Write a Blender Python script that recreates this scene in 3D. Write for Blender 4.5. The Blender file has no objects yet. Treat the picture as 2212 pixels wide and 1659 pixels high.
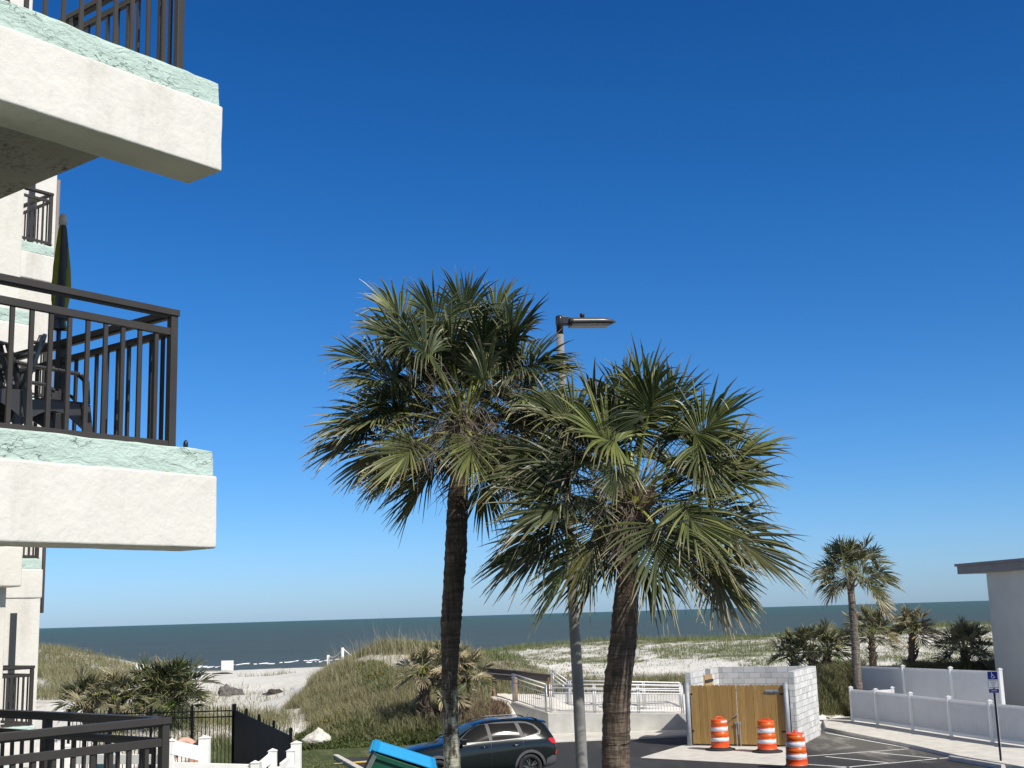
import bpy, bmesh, math, random
import numpy as np
from mathutils import Vector, Matrix, noise as mnoise
R = math.radians
rnd = random.Random(7)
C = bpy.context.scene.collection
scene = bpy.context.scene

# ------------------------------------------------------------------ camera
F, W0, H0 = 2684.0, 2212.0, 1659.0
PITCH, ROLL, HC = R(10.5), R(1.68), 4.6
FWD = Vector((0, math.cos(PITCH), math.sin(PITCH)))
_r0 = Vector((1, 0, 0)); _u0 = Vector((0, -math.sin(PITCH), math.cos(PITCH)))
CX = math.cos(ROLL)*_r0 - math.sin(ROLL)*_u0
CY = math.sin(ROLL)*_r0 + math.cos(ROLL)*_u0
EYE = Vector((0, 0, HC))
cam_d = bpy.data.cameras.new('camera'); cam = bpy.data.objects.new('camera', cam_d); C.objects.link(cam)
m = Matrix((CX, CY, -FWD)).transposed().to_4x4(); m.translation = EYE
cam.matrix_world = m
cam_d.sensor_width = 36; cam_d.lens = 36*F/W0; cam_d.clip_end = 60000; cam_d.clip_start = .1
scene.camera = cam

def ray(px, py):
    return FWD + CX*((px-W0/2)/F) - CY*((py-H0/2)/F)
def at(px, py, Y):            # point of the place on the sight line through a photo pixel, Y metres ahead
    d = ray(px, py); return EYE + d*(Y/d.y)
def onz(px, py, z=0.0):       # the same, on the level z
    d = ray(px, py); return EYE + d*((z-HC)/d.z)
def proj(p):
    v = Vector(p)-EYE; k = v.dot(FWD)
    return W0/2+F*v.dot(CX)/k, H0/2-F*v.dot(CY)/k

# ------------------------------------------------------------------ object helpers
def tag(o, label=None, cat=None, group=None, kind=None):
    if label: o['label'] = label
    if cat: o['category'] = cat
    if group: o['group'] = group
    if kind: o['kind'] = kind
    return o
def empty(name, loc, rz=0.0, label=None, cat=None, group=None):
    o = bpy.data.objects.new(name, None); C.objects.link(o)
    o.empty_display_size = .2
    o.location = loc; o.rotation_euler = (0, 0, rz)
    return tag(o, label, cat, group)
def wmat(o):
    M_ = Matrix.LocRotScale(o.location, o.rotation_euler, o.scale)
    return (wmat(o.parent) @ M_) if o.parent else M_
def copy_tree(o, parent=None):
    c = o.copy(); C.objects.link(c); c.parent = parent
    for ch in list(o.children): copy_tree(ch, c)
    return c

class MB:
    def __init__(s): s.v = []; s.f = []; s.mi = []; s.col = None; s.k = 0
    def add(s, vs, fs, mi=None):
        n = len(s.v); s.v += [tuple(v) for v in vs]
        s.f += [tuple(n+i for i in f) for f in fs]
        s.mi += [s.k if mi is None else mi]*len(fs)
    def box(s, x0, x1, y0, y1, z0, z1, M=None):
        vs = [Vector((x, y, z)) for z in (z0, z1) for x, y in ((x0, y0), (x1, y0), (x1, y1), (x0, y1))]
        if M: vs = [M @ v for v in vs]
        s.add(vs, [(3, 2, 1, 0), (4, 5, 6, 7), (0, 1, 5, 4), (1, 2, 6, 5), (2, 3, 7, 6), (3, 0, 4, 7)])
    def bar(s, a, b, w, h, up=(0, 0, 1)):    # square bar from a to b, w sideways, h along up
        a = Vector(a); b = Vector(b); d = (b-a).normalized(); u = Vector(up)
        if abs(d.dot(u)) > .98: u = Vector((0, 1, 0))
        sd = d.cross(u).normalized(); u = sd.cross(d).normalized()
        vs = [p + sd*(i*w/2) + u*(j*h/2) for p in (a, b) for i, j in ((-1, -1), (1, -1), (1, 1), (-1, 1))]
        s.add(vs, [(3, 2, 1, 0), (4, 5, 6, 7), (0, 1, 5, 4), (1, 2, 6, 5), (2, 3, 7, 6), (3, 0, 4, 7)])
    def tube(s, pts, rad, n=8, cap=True, flat=1.0):
        pts = [Vector(p) for p in pts]; vs = []; fs = []
        if not hasattr(rad, '__len__'): rad = [rad]*len(pts)
        ref = Vector((0, 0, 1)); k = len(pts)
        for i, p in enumerate(pts):
            d = (pts[min(i+1, k-1)]-pts[max(i-1, 0)]).normalized()
            if abs(d.dot(ref)) > .95: ref2 = Vector((0, 1, 0))
            else: ref2 = ref
            a = d.cross(ref2).normalized(); b = d.cross(a).normalized()
            for j in range(n):
                t = 2*math.pi*j/n
                vs.append(p + a*(math.cos(t)*rad[i]) + b*(math.sin(t)*rad[i]*flat))
        for i in range(k-1):
            for j in range(n):
                fs.append((i*n+j, i*n+(j+1) % n, (i+1)*n+(j+1) % n, (i+1)*n+j))
        if cap:
            fs.append(tuple(range(n-1, -1, -1))); fs.append(tuple((k-1)*n+j for j in range(n)))
        s.add(vs, fs)
    def lathe(s, prof, n=24, c=(0, 0, 0)):
        c = Vector(c); vs = []; fs = []
        for r, z in prof:
            for j in range(n):
                t = 2*math.pi*j/n; vs.append(c+Vector((r*math.cos(t), r*math.sin(t), z)))
        for i in range(len(prof)-1):
            for j in range(n): fs.append((i*n+j, i*n+(j+1) % n, (i+1)*n+(j+1) % n, (i+1)*n+j))
        fs.append(tuple(range(n-1, -1, -1))); fs.append(tuple((len(prof)-1)*n+j for j in range(n)))
        s.add(vs, fs)
    def prism(s, poly, z0, z1, M=None):
        n = len(poly)
        vs = [Vector((x, y, z0)) for x, y in poly]+[Vector((x, y, z1)) for x, y in poly]
        if M: vs = [M @ v for v in vs]
        s.add(vs, [tuple(range(n-1, -1, -1)), tuple(range(n, 2*n))]+[(i, (i+1) % n, n+(i+1) % n, n+i) for i in range(n)])
    def build(s, name, mats, parent=None, world=True, smooth=False, bevel=0, subsurf=0, **kw):
        me = bpy.data.meshes.new(name)
        vs = s.v
        if parent is not None and world:
            inv = wmat(parent).inverted(); vs = [tuple(inv @ Vector(v)) for v in vs]
        me.from_pydata(vs, [], s.f)
        if not isinstance(mats, (list, tuple)): mats = [mats]
        for m_ in mats: me.materials.append(m_)
        if len(mats) > 1: me.polygons.foreach_set('material_index', s.mi)
        if s.col is not None:
            ca = me.color_attributes.new('vc', 'FLOAT_COLOR', 'POINT')
            ca.data.foreach_set('color', np.array(s.col, dtype=np.float32).ravel())
        me.update()
        bm = bmesh.new(); bm.from_mesh(me)
        if not kw.pop('open', False): bmesh.ops.recalc_face_normals(bm, faces=bm.faces)
        bm.to_mesh(me); bm.free()
        if smooth: me.polygons.foreach_set('use_smooth', [True]*len(me.polygons))
        o = bpy.data.objects.new(name, me); C.objects.link(o)
        if parent is not None: o.parent = parent
        if bevel:
            b = o.modifiers.new('bevel', 'BEVEL'); b.width = bevel; b.segments = 2; b.limit_method = 'ANGLE'
        if subsurf:
            b = o.modifiers.new('sub', 'SUBSURF'); b.levels = b.render_levels = subsurf
        tag(o, **kw)
        return o

# ------------------------------------------------------------------ materials
def newmat(name):
    m_ = bpy.data.materials.new(name); m_.use_nodes = True
    nt = m_.node_tree; return m_, nt, nt.nodes['Principled BSDF']
def N(nt, typ, **kw):
    n = nt.nodes.new(typ)
    for k, v in kw.items():
        if k in n.inputs.keys() if isinstance(k, str) else False: n.inputs[k].default_value = v
        else: setattr(n, k, v)
    return n
def coords(nt, kind='Object', scale=(1, 1, 1)):
    tc = nt.nodes.new('ShaderNodeTexCoord'); mp = nt.nodes.new('ShaderNodeMapping')
    nt.links.new(tc.outputs[kind], mp.inputs['Vector']); mp.inputs['Scale'].default_value = scale
    return mp.outputs['Vector']
def noise(nt, vec, scale, detail=4, rough=.55, dist=0):
    n = nt.nodes.new('ShaderNodeTexNoise'); nt.links.new(vec, n.inputs['Vector'])
    n.inputs['Scale'].default_value = scale; n.inputs['Detail'].default_value = detail
    n.inputs['Roughness'].default_value = rough; n.inputs['Distortion'].default_value = dist
    return n.outputs['Fac']
def ramp(nt, fac, stops):
    n = nt.nodes.new('ShaderNodeValToRGB'); nt.links.new(fac, n.inputs['Fac'])
    e = n.color_ramp.elements
    while len(e) > 1: e.remove(e[0])
    e[0].position = stops[0][0]; e[0].color = (*stops[0][1], 1)
    for p, c in stops[1:]:
        q = e.new(p); q.color = (*c, 1)
    return n.outputs['Color']
def mix(nt, a, b, fac, blend='MIX'):
    n = nt.nodes.new('ShaderNodeMix'); n.data_type = 'RGBA'; n.blend_type = blend
    for s_, v in ((n.inputs[6], a), (n.inputs[7], b), (n.inputs[0], fac)):
        if isinstance(v, tuple): s_.default_value = (*v, 1)
        elif isinstance(v, (int, float)): s_.default_value = v
        else: nt.links.new(v, s_)
    return n.outputs[2]
def mth(nt, op, a, b=None, clamp=False):
    n = nt.nodes.new('ShaderNodeMath'); n.operation = op; n.use_clamp = clamp
    for s_, v in zip(n.inputs, (a, b)):
        if v is None: continue
        if isinstance(v, (int, float)): s_.default_value = v
        else: nt.links.new(v, s_)
    return n.outputs[0]
def bump(nt, p, h, strength=.3, dist=.02):
    b = nt.nodes.new('ShaderNodeBump'); b.inputs['Strength'].default_value = strength; b.inputs['Distance'].default_value = dist
    nt.links.new(h, b.inputs['Height']); nt.links.new(b.outputs[0], p.inputs['Normal']); return b
def simple(name, col, rough=.6, metal=0, var=.12, vs=3, bs=0, bstr=.2, bd=.01, spec=.5, scale=(1, 1, 1)):
    m_, nt, p = newmat(name)
    v = coords(nt, 'Object', scale); f = noise(nt, v, vs, 5)
    lo = tuple(max(0, c*(1-var)) for c in col); hi = tuple(min(1, c*(1+var)) for c in col)
    nt.links.new(ramp(nt, f, [(.3, lo), (.7, hi)]), p.inputs['Base Color'])
    p.inputs['Roughness'].default_value = rough; p.inputs['Metallic'].default_value = metal
    p.inputs['Specular IOR Level'].default_value = spec
    if bs: bump(nt, p, noise(nt, v, bs, 5, .6), bstr, bd)
    return m_

M = {}
M['stucco'] = (lambda: None)
def mk_stucco():
    m_, nt, p = newmat('white_stucco'); v = coords(nt)
    f = noise(nt, v, 1.3, 5); g = noise(nt, v, 9, 6, .6)
    c = ramp(nt, f, [(.25, (.60, .58, .525)), (.7, (.665, .645, .59))])
    g2 = noise(nt, coords(nt, 'Object', (1, 1, .25)), 2.2, 5, .65)
    c = mix(nt, c, (.40, .375, .32), mth(nt, 'MULTIPLY', mth(nt, 'SUBTRACT', g2, .52, True), 2.2, True))
    nt.links.new(c, p.inputs['Base Color']); p.inputs['Roughness'].default_value = .9
    h = mth(nt, 'ADD', mth(nt, 'MULTIPLY', noise(nt, v, 14, 6, .62), 1.0), mth(nt, 'MULTIPLY', noise(nt, v, 4, 3), 1.2))
    bump(nt, p, h, .45, .02)
    return m_
M['stucco'] = mk_stucco()
def mk_mint():
    m_, nt, p = newmat('cracked_mint_paint'); v = coords(nt, 'Object', (1, 1, 1.8))
    f = noise(nt, v, 3, 6, .6)
    c = ramp(nt, f, [(.3, (.40, .51, .45)), (.7, (.48, .60, .54))])
    vo = nt.nodes.new('ShaderNodeTexNoise'); vo.noise_type = 'RIDGED_MULTIFRACTAL' if hasattr(vo, 'noise_type') else 'FBM'
    vv = coords(nt, 'Object', (1, 1, 2.4)); nt.links.new(vv, vo.inputs['Vector'])
    vo.inputs['Scale'].default_value = 2.3; vo.inputs['Detail'].default_value = 5; vo.inputs['Roughness'].default_value = .55; vo.inputs['Distortion'].default_value = .6
    dsp = nt.nodes.new('ShaderNodeVectorMath'); dsp.operation = 'ADD'; nn_ = nt.nodes.new('ShaderNodeTexNoise'); nt.links.new(vv, nn_.inputs['Vector']); nn_.inputs['Scale'].default_value = 3.5; nn_.inputs['Detail'].default_value = 6
    nt.links.new(vv, dsp.inputs[0]); nt.links.new(nn_.outputs['Color'], dsp.inputs[1])
    vr = nt.nodes.new('ShaderNodeTexVoronoi'); vr.feature = 'DISTANCE_TO_EDGE'; vr.inputs['Scale'].default_value = 2.6; nt.links.new(dsp.outputs[0], vr.inputs['Vector'])
    crk = ramp(nt, vr.outputs['Distance'], [(.0, (.9, .9, .9)), (.005, (.7, .7, .7)), (.017, (0, 0, 0))])
    msk = ramp(nt, noise(nt, v, 2.1, 3), [(.50, (0, 0, 0)), (.60, (1, 1, 1))])
    k = mix(nt, (0, 0, 0), crk, msk)
    c = mix(nt, c, (.16, .23, .19), k)
    nt.links.new(c, p.inputs['Base Color']); p.inputs['Roughness'].default_value = .75
    h = mth(nt, 'SUBTRACT', mth(nt, 'ADD', noise(nt, v, 7, 6, .65, .8), mth(nt, 'MULTIPLY', noise(nt, v, 22, 4), .3)), mth(nt, 'MULTIPLY', k, .6))
    bump(nt, p, h, .75, .035)
    return m_
M['mint'] = mk_mint()
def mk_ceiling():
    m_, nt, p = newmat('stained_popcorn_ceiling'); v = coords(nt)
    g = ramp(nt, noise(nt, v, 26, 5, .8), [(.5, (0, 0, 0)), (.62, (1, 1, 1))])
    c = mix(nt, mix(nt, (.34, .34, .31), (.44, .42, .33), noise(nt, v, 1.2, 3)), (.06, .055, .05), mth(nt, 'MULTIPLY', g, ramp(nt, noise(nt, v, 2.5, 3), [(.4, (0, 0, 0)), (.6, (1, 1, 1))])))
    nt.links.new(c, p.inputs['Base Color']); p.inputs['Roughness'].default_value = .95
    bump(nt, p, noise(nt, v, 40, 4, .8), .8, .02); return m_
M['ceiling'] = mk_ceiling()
M['bronze'] = simple('dark_bronze_aluminium', (.040, .036, .032), .5, 0, .1, 4, 60, .05, .001, spec=.3)
M['black_metal'] = simple('black_metal', (.012, .012, .014), .42, 0, .15, 5)
M['black_fence'] = simple('black_aluminium_fence', (.006, .009, .010), .6, 0, .2, 5, spec=.12)
M['black_plastic'] = simple('black_plastic', (.03, .03, .032), .38, 0, .15, 5)
M['white_vinyl'] = simple('white_vinyl', (.84, .84, .83), .38, 0, .05, 2, 12, .06, .004)
def _vinyl():
    nt = M['white_vinyl'].node_tree; p = nt.nodes['Principled BSDF']; t = nt.nodes.new('ShaderNodeBsdfTranslucent'); t.inputs[0].default_value = (.8, .82, .84, 1)
    ms = nt.nodes.new('ShaderNodeMixShader'); ms.inputs[0].default_value = .38; nt.links.new(p.outputs[0], ms.inputs[1]); nt.links.new(t.outputs[0], ms.inputs[2]); nt.links.new(ms.outputs[0], nt.nodes['Material Output'].inputs[0])
_vinyl()
M['white_paint'] = simple('white_painted_wood', (.86, .85, .80), .5, 0, .06, 5, 20, .1, .004)
M['alu'] = simple('brushed_aluminium', (.55, .555, .56), .45, .35, .08, 6, 60, .04, .001)
M['alu_white'] = simple('pale_aluminium', (.78, .78, .78), .4, .1, .06, 6)
M['galv'] = simple('galvanised_steel', (.30, .325, .35), .55, .15, .18, 7)
M['pole'] = simple('weathered_grey_pole', (.20, .195, .18), .8, 0, .2, 5, 30, .15, .004, scale=(1, 1, .4))
M['lampblack'] = simple('black_lamp_paint', (.02, .02, .021), .25, 0, .1, 4)
M['lampgrey'] = simple('lamp_casting', (.10, .095, .095), .35, .4, .1, 4)
M['rubber'] = simple('black_rubber', (.02, .02, .021), .7, 0, .2, 8, 30, .15, .004)
M['blue_lid'] = simple('sky_blue_plastic', (.010, .29, .58), .45, 0, .08, 3, 20, .05, .003)
M['green_steel'] = simple('dark_green_steel', (.004, .075, .038), .45, 0, .25, 4, 14, .1, .004)
M['grey_rim'] = simple('worn_grey_green_steel', (.11, .125, .11), .6, 0, .3, 6)
M['wood'] = simple('weathered_grey_timber', (.155, .13, .105), .9, 0, .4, 4, 18, .5, .01, scale=(1, 1, 6))
M['post_wood'] = simple('brown_timber_post', (.26, .17, .10), .9, 0, .35, 5, 18, .4, .01, scale=(5, 5, 1))
M['skin'] = simple('skin', (.62, .36, .27), .55, 0, .08, 6)
M['hair'] = simple('dark_hair', (.02, .013, .01), .6, 0, .2, 20)
M['dark_cloth'] = simple('dark_shorts', (.02, .022, .03), .8, 0, .2, 10)
M['red'] = simple('red_cloth', (.55, .03, .03), .7, 0, .15, 8)
M['blue_sign'] = simple('sign_blue', (.005, .012, .16), .45, 0, .05, 3)
M['sign_white'] = simple('sign_white', (.62, .64, .66), .4, 0, .03, 3)
M['sign_black'] = simple('sign_black', (.01, .01, .012), .5, 0, .05, 3)
M['pale_blue'] = simple('pale_blue_plastic', (.38, .72, .82), .5, 0, .05, 3)
M['yellow'] = simple('yellow_paint', (.72, .45, .04), .8, 0, .15, 6)
M['roof_trim'] = simple('brown_grey_fascia', (.20, .175, .165), .55, 0, .1, 3)
M['house'] = simple('pale_grey_stucco', (.60, .58, .52), .9, 0, .07, .8, 18, .25, .01)
M['concrete'] = simple('pale_concrete', (.60, .575, .52), .9, 0, .13, 2.2, 25, .2, .008)
M['ramp_wall'] = simple('new_concrete_wall', (.47, .465, .43), .92, 0, .16, 1.6, 30, .2, .006)
M['line_paint'] = simple('white_line_paint', (.74, .74, .72), .8, 0, .2, 9)
M['driftwood'] = simple('dark_driftwood', (.05, .04, .035), .9, 0, .3, 8, 15, .4, .02)
M['rock'] = simple('grey_rock', (.13, .12, .115), .95, 0, .35, 5, 9, .8, .08)
def mk_asphalt():
    m_, nt, p = newmat('asphalt'); v = coords(nt)
    c = ramp(nt, noise(nt, v, 40, 4, .7), [(.3, (.018, .018, .019)), (.7, (.040, .039, .039))])
    sw = coords(nt, 'Object', (1, .35, 1))
    s_ = ramp(nt, noise(nt, sw, .9, 7, .72, .6), [(.50, (0, 0, 0)), (.66, (1, 1, 1))])
    # sand blown over the corner of the lot by the fence
    sep = nt.nodes.new('ShaderNodeSeparateXYZ'); nt.links.new(coords(nt), sep.inputs[0])
    reg = mth(nt, 'MULTIPLY', mth(nt, 'MULTIPLY', mth(nt, 'SUBTRACT', sep.outputs[0], 9.0), .5, True), mth(nt, 'MULTIPLY', mth(nt, 'SUBTRACT', sep.outputs[1], 37.3), .28, True))
    k = mth(nt, 'MULTIPLY', s_, mth(nt, 'ADD', mth(nt, 'MULTIPLY', reg, .8), .07, True))
    c = mix(nt, c, (.36, .33, .28), k)
    k2 = mth(nt, 'MULTIPLY', reg, .30); c = mix(nt, c, (.30, .285, .25), k2)
    nt.links.new(c, p.inputs['Base Color']); p.inputs['Roughness'].default_value = .85
    bump(nt, p, noise(nt, v, 60, 3), .3, .006); return m_
M['asphalt'] = mk_asphalt()
def mk_sand():
    m_, nt, p = newmat('white_sand_ground'); v = coords(nt)
    s_ = ramp(nt, noise(nt, v, .35, 6, .6), [(.3, (.60, .58, .53)), (.7, (.69, .67, .63))])
    at_ = nt.nodes.new('ShaderNodeAttribute'); at_.attribute_name = 'vc'
    sep = nt.nodes.new('ShaderNodeSeparateColor'); nt.links.new(at_.outputs['Color'], sep.inputs[0])
    thatch = ramp(nt, noise(nt, v, 3.5, 6, .7), [(.3, (.10, .085, .05)), (.55, (.20, .165, .10)), (.75, (.33, .28, .19))])
    brk = noise(nt, coords(nt, 'Object', (1, 1.6, 1)), 1.6, 8, .75)
    k = mth(nt, 'MULTIPLY', mth(nt, 'ADD', mth(nt, 'SUBTRACT', mth(nt, 'MULTIPLY', sep.outputs[0], 1.5), .75), mth(nt, 'SUBTRACT', brk, .25), True), 1.6, True)
    k = mth(nt, 'MULTIPLY', k, mth(nt, 'GREATER_THAN', sep.outputs[0], .02))
    c = mix(nt, s_, thatch, k)
    wet = mix(nt, c, (.26, .23, .19), sep.outputs[1]); 
    lawn = ramp(nt, noise(nt, v, 2.2, 5, .7), [(.3, (.030, .045, .012)), (.55, (.06, .08, .028)), (.72, (.16, .13, .075))])
    c = mix(nt, wet, lawn, sep.outputs[2])
    nt.links.new(c, p.inputs['Base Color']); p.inputs['Roughness'].default_value = .95
    h = mth(nt, 'ADD', noise(nt, v, 2.2, 6, .6), mth(nt, 'MULTIPLY', noise(nt, v, .5, 4), 1.5))
    bump(nt, p, h, .8, .12)
    return m_
M['sand'] = mk_sand()
def mk_blade(name, lo, mid, hi, tip=(.5, .43, .27), rough=.6, trans=.25):
    m_, nt, p = newmat(name)
    a = nt.nodes.new('ShaderNodeAttribute'); a.attribute_name = 'vc'
    sep = nt.nodes.new('ShaderNodeSeparateColor'); nt.links.new(a.outputs['Color'], sep.inputs[0])
    c = ramp(nt, sep.outputs[1], [(0, lo), (.5, mid), (1, hi)])
    c = mix(nt, c, tip, sep.outputs[2])
    nt.links.new(c, p.inputs['Base Color']); p.inputs['Roughness'].default_value = rough
    p.inputs['Specular IOR Level'].default_value = .4
    t = nt.nodes.new('ShaderNodeBsdfTranslucent'); nt.links.new(c, t.inputs[0])
    ms = nt.nodes.new('ShaderNodeMixShader'); ms.inputs[0].default_value = trans
    nt.links.new(p.outputs[0], ms.inputs[1]); nt.links.new(t.outputs[0], ms.inputs[2])
    nt.links.new(ms.outputs[0], nt.nodes['Material Output'].inputs[0]); return m_
# vertex colour: G = hue within the range, B = how dry
M['leaf'] = mk_blade('palm_leaf', (.007, .024, .010), (.034, .060, .018), (.20, .225, .060), (.50, .41, .26), .42, .08)
M['petiole'] = simple('yellow_green_petiole', (.27, .30, .05), .4, 0, .2, 6)
M['grass'] = mk_blade('dune_grass_blades', (.045, .072, .018), (.10, .115, .038), (.25, .22, .11))
M['greens'] = mk_blade('green_ground_plants', (.030, .065, .012), (.06, .115, .022), (.12, .18, .045), (.30, .26, .13))
M['stalk'] = simple('dry_flower_stalk', (.17, .14, .105), .9, 0, .3, 8)
M['boot'] = simple('palm_boot', (.13, .095, .065), .9, 0, .4, 7, 20, .4, .01)
def mk_trunk(name, base, hi, lichen=None, zl=2.2):
    m_, nt, p = newmat(name); v = coords(nt)
    bands = noise(nt, coords(nt, 'Object', (2, 2, 16)), 1.6, 5, .6, .6)
    fis = noise(nt, coords(nt, 'Object', (16, 16, 2.2)), 1.3, 6, .65, .3)
    h = mth(nt, 'MULTIPLY', bands, fis)
    c = ramp(nt, h, [(.14, tuple(x*.35 for x in base)), (.27, base), (.42, hi)])
    if lichen:
        sep = nt.nodes.new('ShaderNodeSeparateXYZ'); nt.links.new(coords(nt), sep.inputs[0])
        n2 = noise(nt, coords(nt, 'Object', (9, 9, 4)), 1.2, 6, .7)
        g = mth(nt, 'SUBTRACT', mth(nt, 'MULTIPLY', n2, 2.6), mth(nt, 'MULTIPLY', mth(nt, 'SUBTRACT', sep.outputs[2], 1.2), .42))
        k = mth(nt, 'MULTIPLY', mth(nt, 'SUBTRACT', g, .38, True), 3.2, True)
        k = mth(nt, 'MULTIPLY', k, ramp(nt, fis, [(.36, (0, 0, 0)), (.46, (1, 1, 1))]))
        c = mix(nt, c, lichen, k)
    nt.links.new(c, p.inputs['Base Color']); p.inputs['Roughness'].default_value = .95
    bump(nt, p, h, .9, .06); return m_
M['trunk1'] = mk_trunk('lichened_palm_trunk', (.085, .063, .044), (.16, .13, .095), (.42, .42, .32))
M['trunk2'] = mk_trunk('brown_palm_trunk', (.115, .082, .058), (.235, .18, .135))
M['trunk3'] = mk_trunk('grey_palm_trunk', (.15, .125, .10), (.30, .27, .23))

# ------------------------------------------------------------------ light and sky
SUN_AZ, SUN_EL = R(135), R(43)           # clockwise from the view direction (+Y)
S = Vector((math.sin(SUN_AZ)*math.cos(SUN_EL), math.cos(SUN_AZ)*math.cos(SUN_EL), math.sin(SUN_EL)))
world = bpy.data.worlds.new('World'); scene.world = world; world.use_nodes = True
wn = world.node_tree; bg = wn.nodes['Background']
sky = wn.nodes.new('ShaderNodeTexSky'); sky.sky_type = 'NISHITA'; sky.sun_disc = False
sky.sun_elevation = SUN_EL; sky.sun_rotation = SUN_AZ
sky.altitude = 0; sky.air_density = 1.0; sky.dust_density = 0.35; sky.ozone_density = 4.0
hs = wn.nodes.new('ShaderNodeHueSaturation'); hs.inputs['Saturation'].default_value = 1.22; hs.inputs['Hue'].default_value = .5
gm = wn.nodes.new('ShaderNodeGamma'); gm.inputs[1].default_value = 1.0
wn.links.new(sky.outputs[0], hs.inputs['Color']); wn.links.new(hs.outputs[0], gm.inputs[0])
# tint by direction's height; above the frame dimmed and warmed to neutralise skylight
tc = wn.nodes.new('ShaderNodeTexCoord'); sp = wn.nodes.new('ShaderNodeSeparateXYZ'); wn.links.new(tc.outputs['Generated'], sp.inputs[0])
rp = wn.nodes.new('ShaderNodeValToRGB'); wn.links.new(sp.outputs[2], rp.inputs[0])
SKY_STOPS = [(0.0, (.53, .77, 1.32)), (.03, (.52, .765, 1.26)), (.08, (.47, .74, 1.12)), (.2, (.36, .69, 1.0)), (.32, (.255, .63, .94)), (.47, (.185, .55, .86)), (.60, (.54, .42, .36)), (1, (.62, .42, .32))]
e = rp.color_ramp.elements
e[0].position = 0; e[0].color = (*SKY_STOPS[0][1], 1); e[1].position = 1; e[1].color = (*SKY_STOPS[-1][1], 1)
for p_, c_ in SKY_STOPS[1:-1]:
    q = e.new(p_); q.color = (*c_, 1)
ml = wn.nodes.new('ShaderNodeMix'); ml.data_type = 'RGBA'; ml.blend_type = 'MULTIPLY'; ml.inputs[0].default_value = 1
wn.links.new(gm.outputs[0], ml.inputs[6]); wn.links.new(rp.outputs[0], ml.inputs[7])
# added glow round the sun, brighter and whiter, to offset blue fill light
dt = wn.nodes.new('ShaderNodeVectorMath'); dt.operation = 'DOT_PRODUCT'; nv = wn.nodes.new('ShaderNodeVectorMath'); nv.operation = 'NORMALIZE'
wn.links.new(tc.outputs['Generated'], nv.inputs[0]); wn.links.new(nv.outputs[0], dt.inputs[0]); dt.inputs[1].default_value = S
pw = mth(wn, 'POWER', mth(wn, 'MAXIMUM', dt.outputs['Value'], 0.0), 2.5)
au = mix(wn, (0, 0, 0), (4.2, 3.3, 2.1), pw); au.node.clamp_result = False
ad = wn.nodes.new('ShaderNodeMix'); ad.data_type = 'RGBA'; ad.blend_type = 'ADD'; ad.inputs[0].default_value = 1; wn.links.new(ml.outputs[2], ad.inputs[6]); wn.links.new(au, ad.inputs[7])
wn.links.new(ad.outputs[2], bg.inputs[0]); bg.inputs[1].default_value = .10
sl = bpy.data.lights.new('sun', 'SUN'); so = bpy.data.objects.new('sun', sl); C.objects.link(so)
sl.energy = 4.2; sl.angle = R(.5); sl.color = (1, .955, .88)
so.rotation_euler = (-S).to_track_quat('-Z', 'Y').to_euler(); so.location = (20, -20, 30)
scene.view_settings.view_transform = 'Standard'; scene.view_settings.look = 'None'
scene.view_settings.exposure = 0.27; scene.view_settings.gamma = 1
scene.render.engine = 'CYCLES'

# ------------------------------------------------------------------ terrain
SEA = -2.0
ctrl = [  # photo pixel and distance of points on the dunes
 # left dune, its crest and its foot
 (20, 1395, 95), (90, 1400, 90), (170, 1418, 88), (240, 1436, 86), (300, 1452, 86), (90, 1450, 72), (180, 1460, 70), (100, 1500, 58), (200, 1510, 56), (300, 1500, 60), (90, 1560, 48), (250, 1570, 46), (350, 1560, 46),
 # beach between the dunes
 (430, 1455, 150), (560, 1450, 160), (660, 1444, 150), (430, 1480, 105), (550, 1478, 105), (640, 1475, 100), (430, 1510, 75), (520, 1508, 74), (600, 1505, 74), (450, 1545, 55), (560, 1545, 55), (610, 1560, 50), (640, 1580, 46),
 # brown mound
 (640, 1510, 62), (690, 1462, 62), (740, 1432, 62), (790, 1410, 62), (850, 1397, 61), (910, 1398, 61), (980, 1406, 62), (860, 1450, 55), (780, 1470, 54), (940, 1450, 54), (700, 1530, 50), (800, 1530, 49), (900, 1530, 48), (980, 1530, 48), (700, 1580, 45), (820, 1580, 45), (930, 1580, 45),
 (760, 1450, 80), (860, 1425, 85), (1000, 1425, 85),
 # right dunes
 (1050, 1412, 92), (1120, 1402, 95), (1200, 1394, 95), (1330, 1386, 96), (1500, 1384, 97), (1650, 1376, 98), (1800, 1368, 98), (1930, 1360, 98), (2010, 1357, 98), (2140, 1350, 98), (2300, 1346, 98),
 (1100, 1435, 76), (1250, 1430, 74), (1450, 1425, 74), (1650, 1415, 74), (1850, 1408, 74), (2000, 1402, 74), (2150, 1400, 74),
 (1080, 1475, 58), (1200, 1470, 58), (1350, 1470, 58), (1500, 1466, 58), (1650, 1455, 58), (1780, 1452, 57), (1950, 1440, 57), (2100, 1440, 57), (2250, 1436, 57),
 (1050, 1530, 49), (1120, 1510, 52), (1780, 1500, 50), (1830, 1540, 48), (2000, 1500, 50), (2200, 1480, 50)]
P_ = [at(*c) for c in ctrl]
P_ += [Vector((x, 120, .3)) for x in (-16, -4, 10, 24, 38, 60, 90)] + [Vector((x, 150, -1.2)) for x in (-60, -45, 0, 20, 40, 70)] + [Vector((x, 190, -2.25)) for x in (-90, -70, -45, -20, 0, 30, 60, 90)]
P_ += [Vector((x, 240, -4)) for x in (-100, -50, 0, 50, 100)] + [Vector((x, y, 1.5)) for x in (-60, -45, 60) for y in (50, 75, 95)] + [Vector((x, 38, 0)) for x in (-40, -20, 0, 20, 40)]
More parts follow.
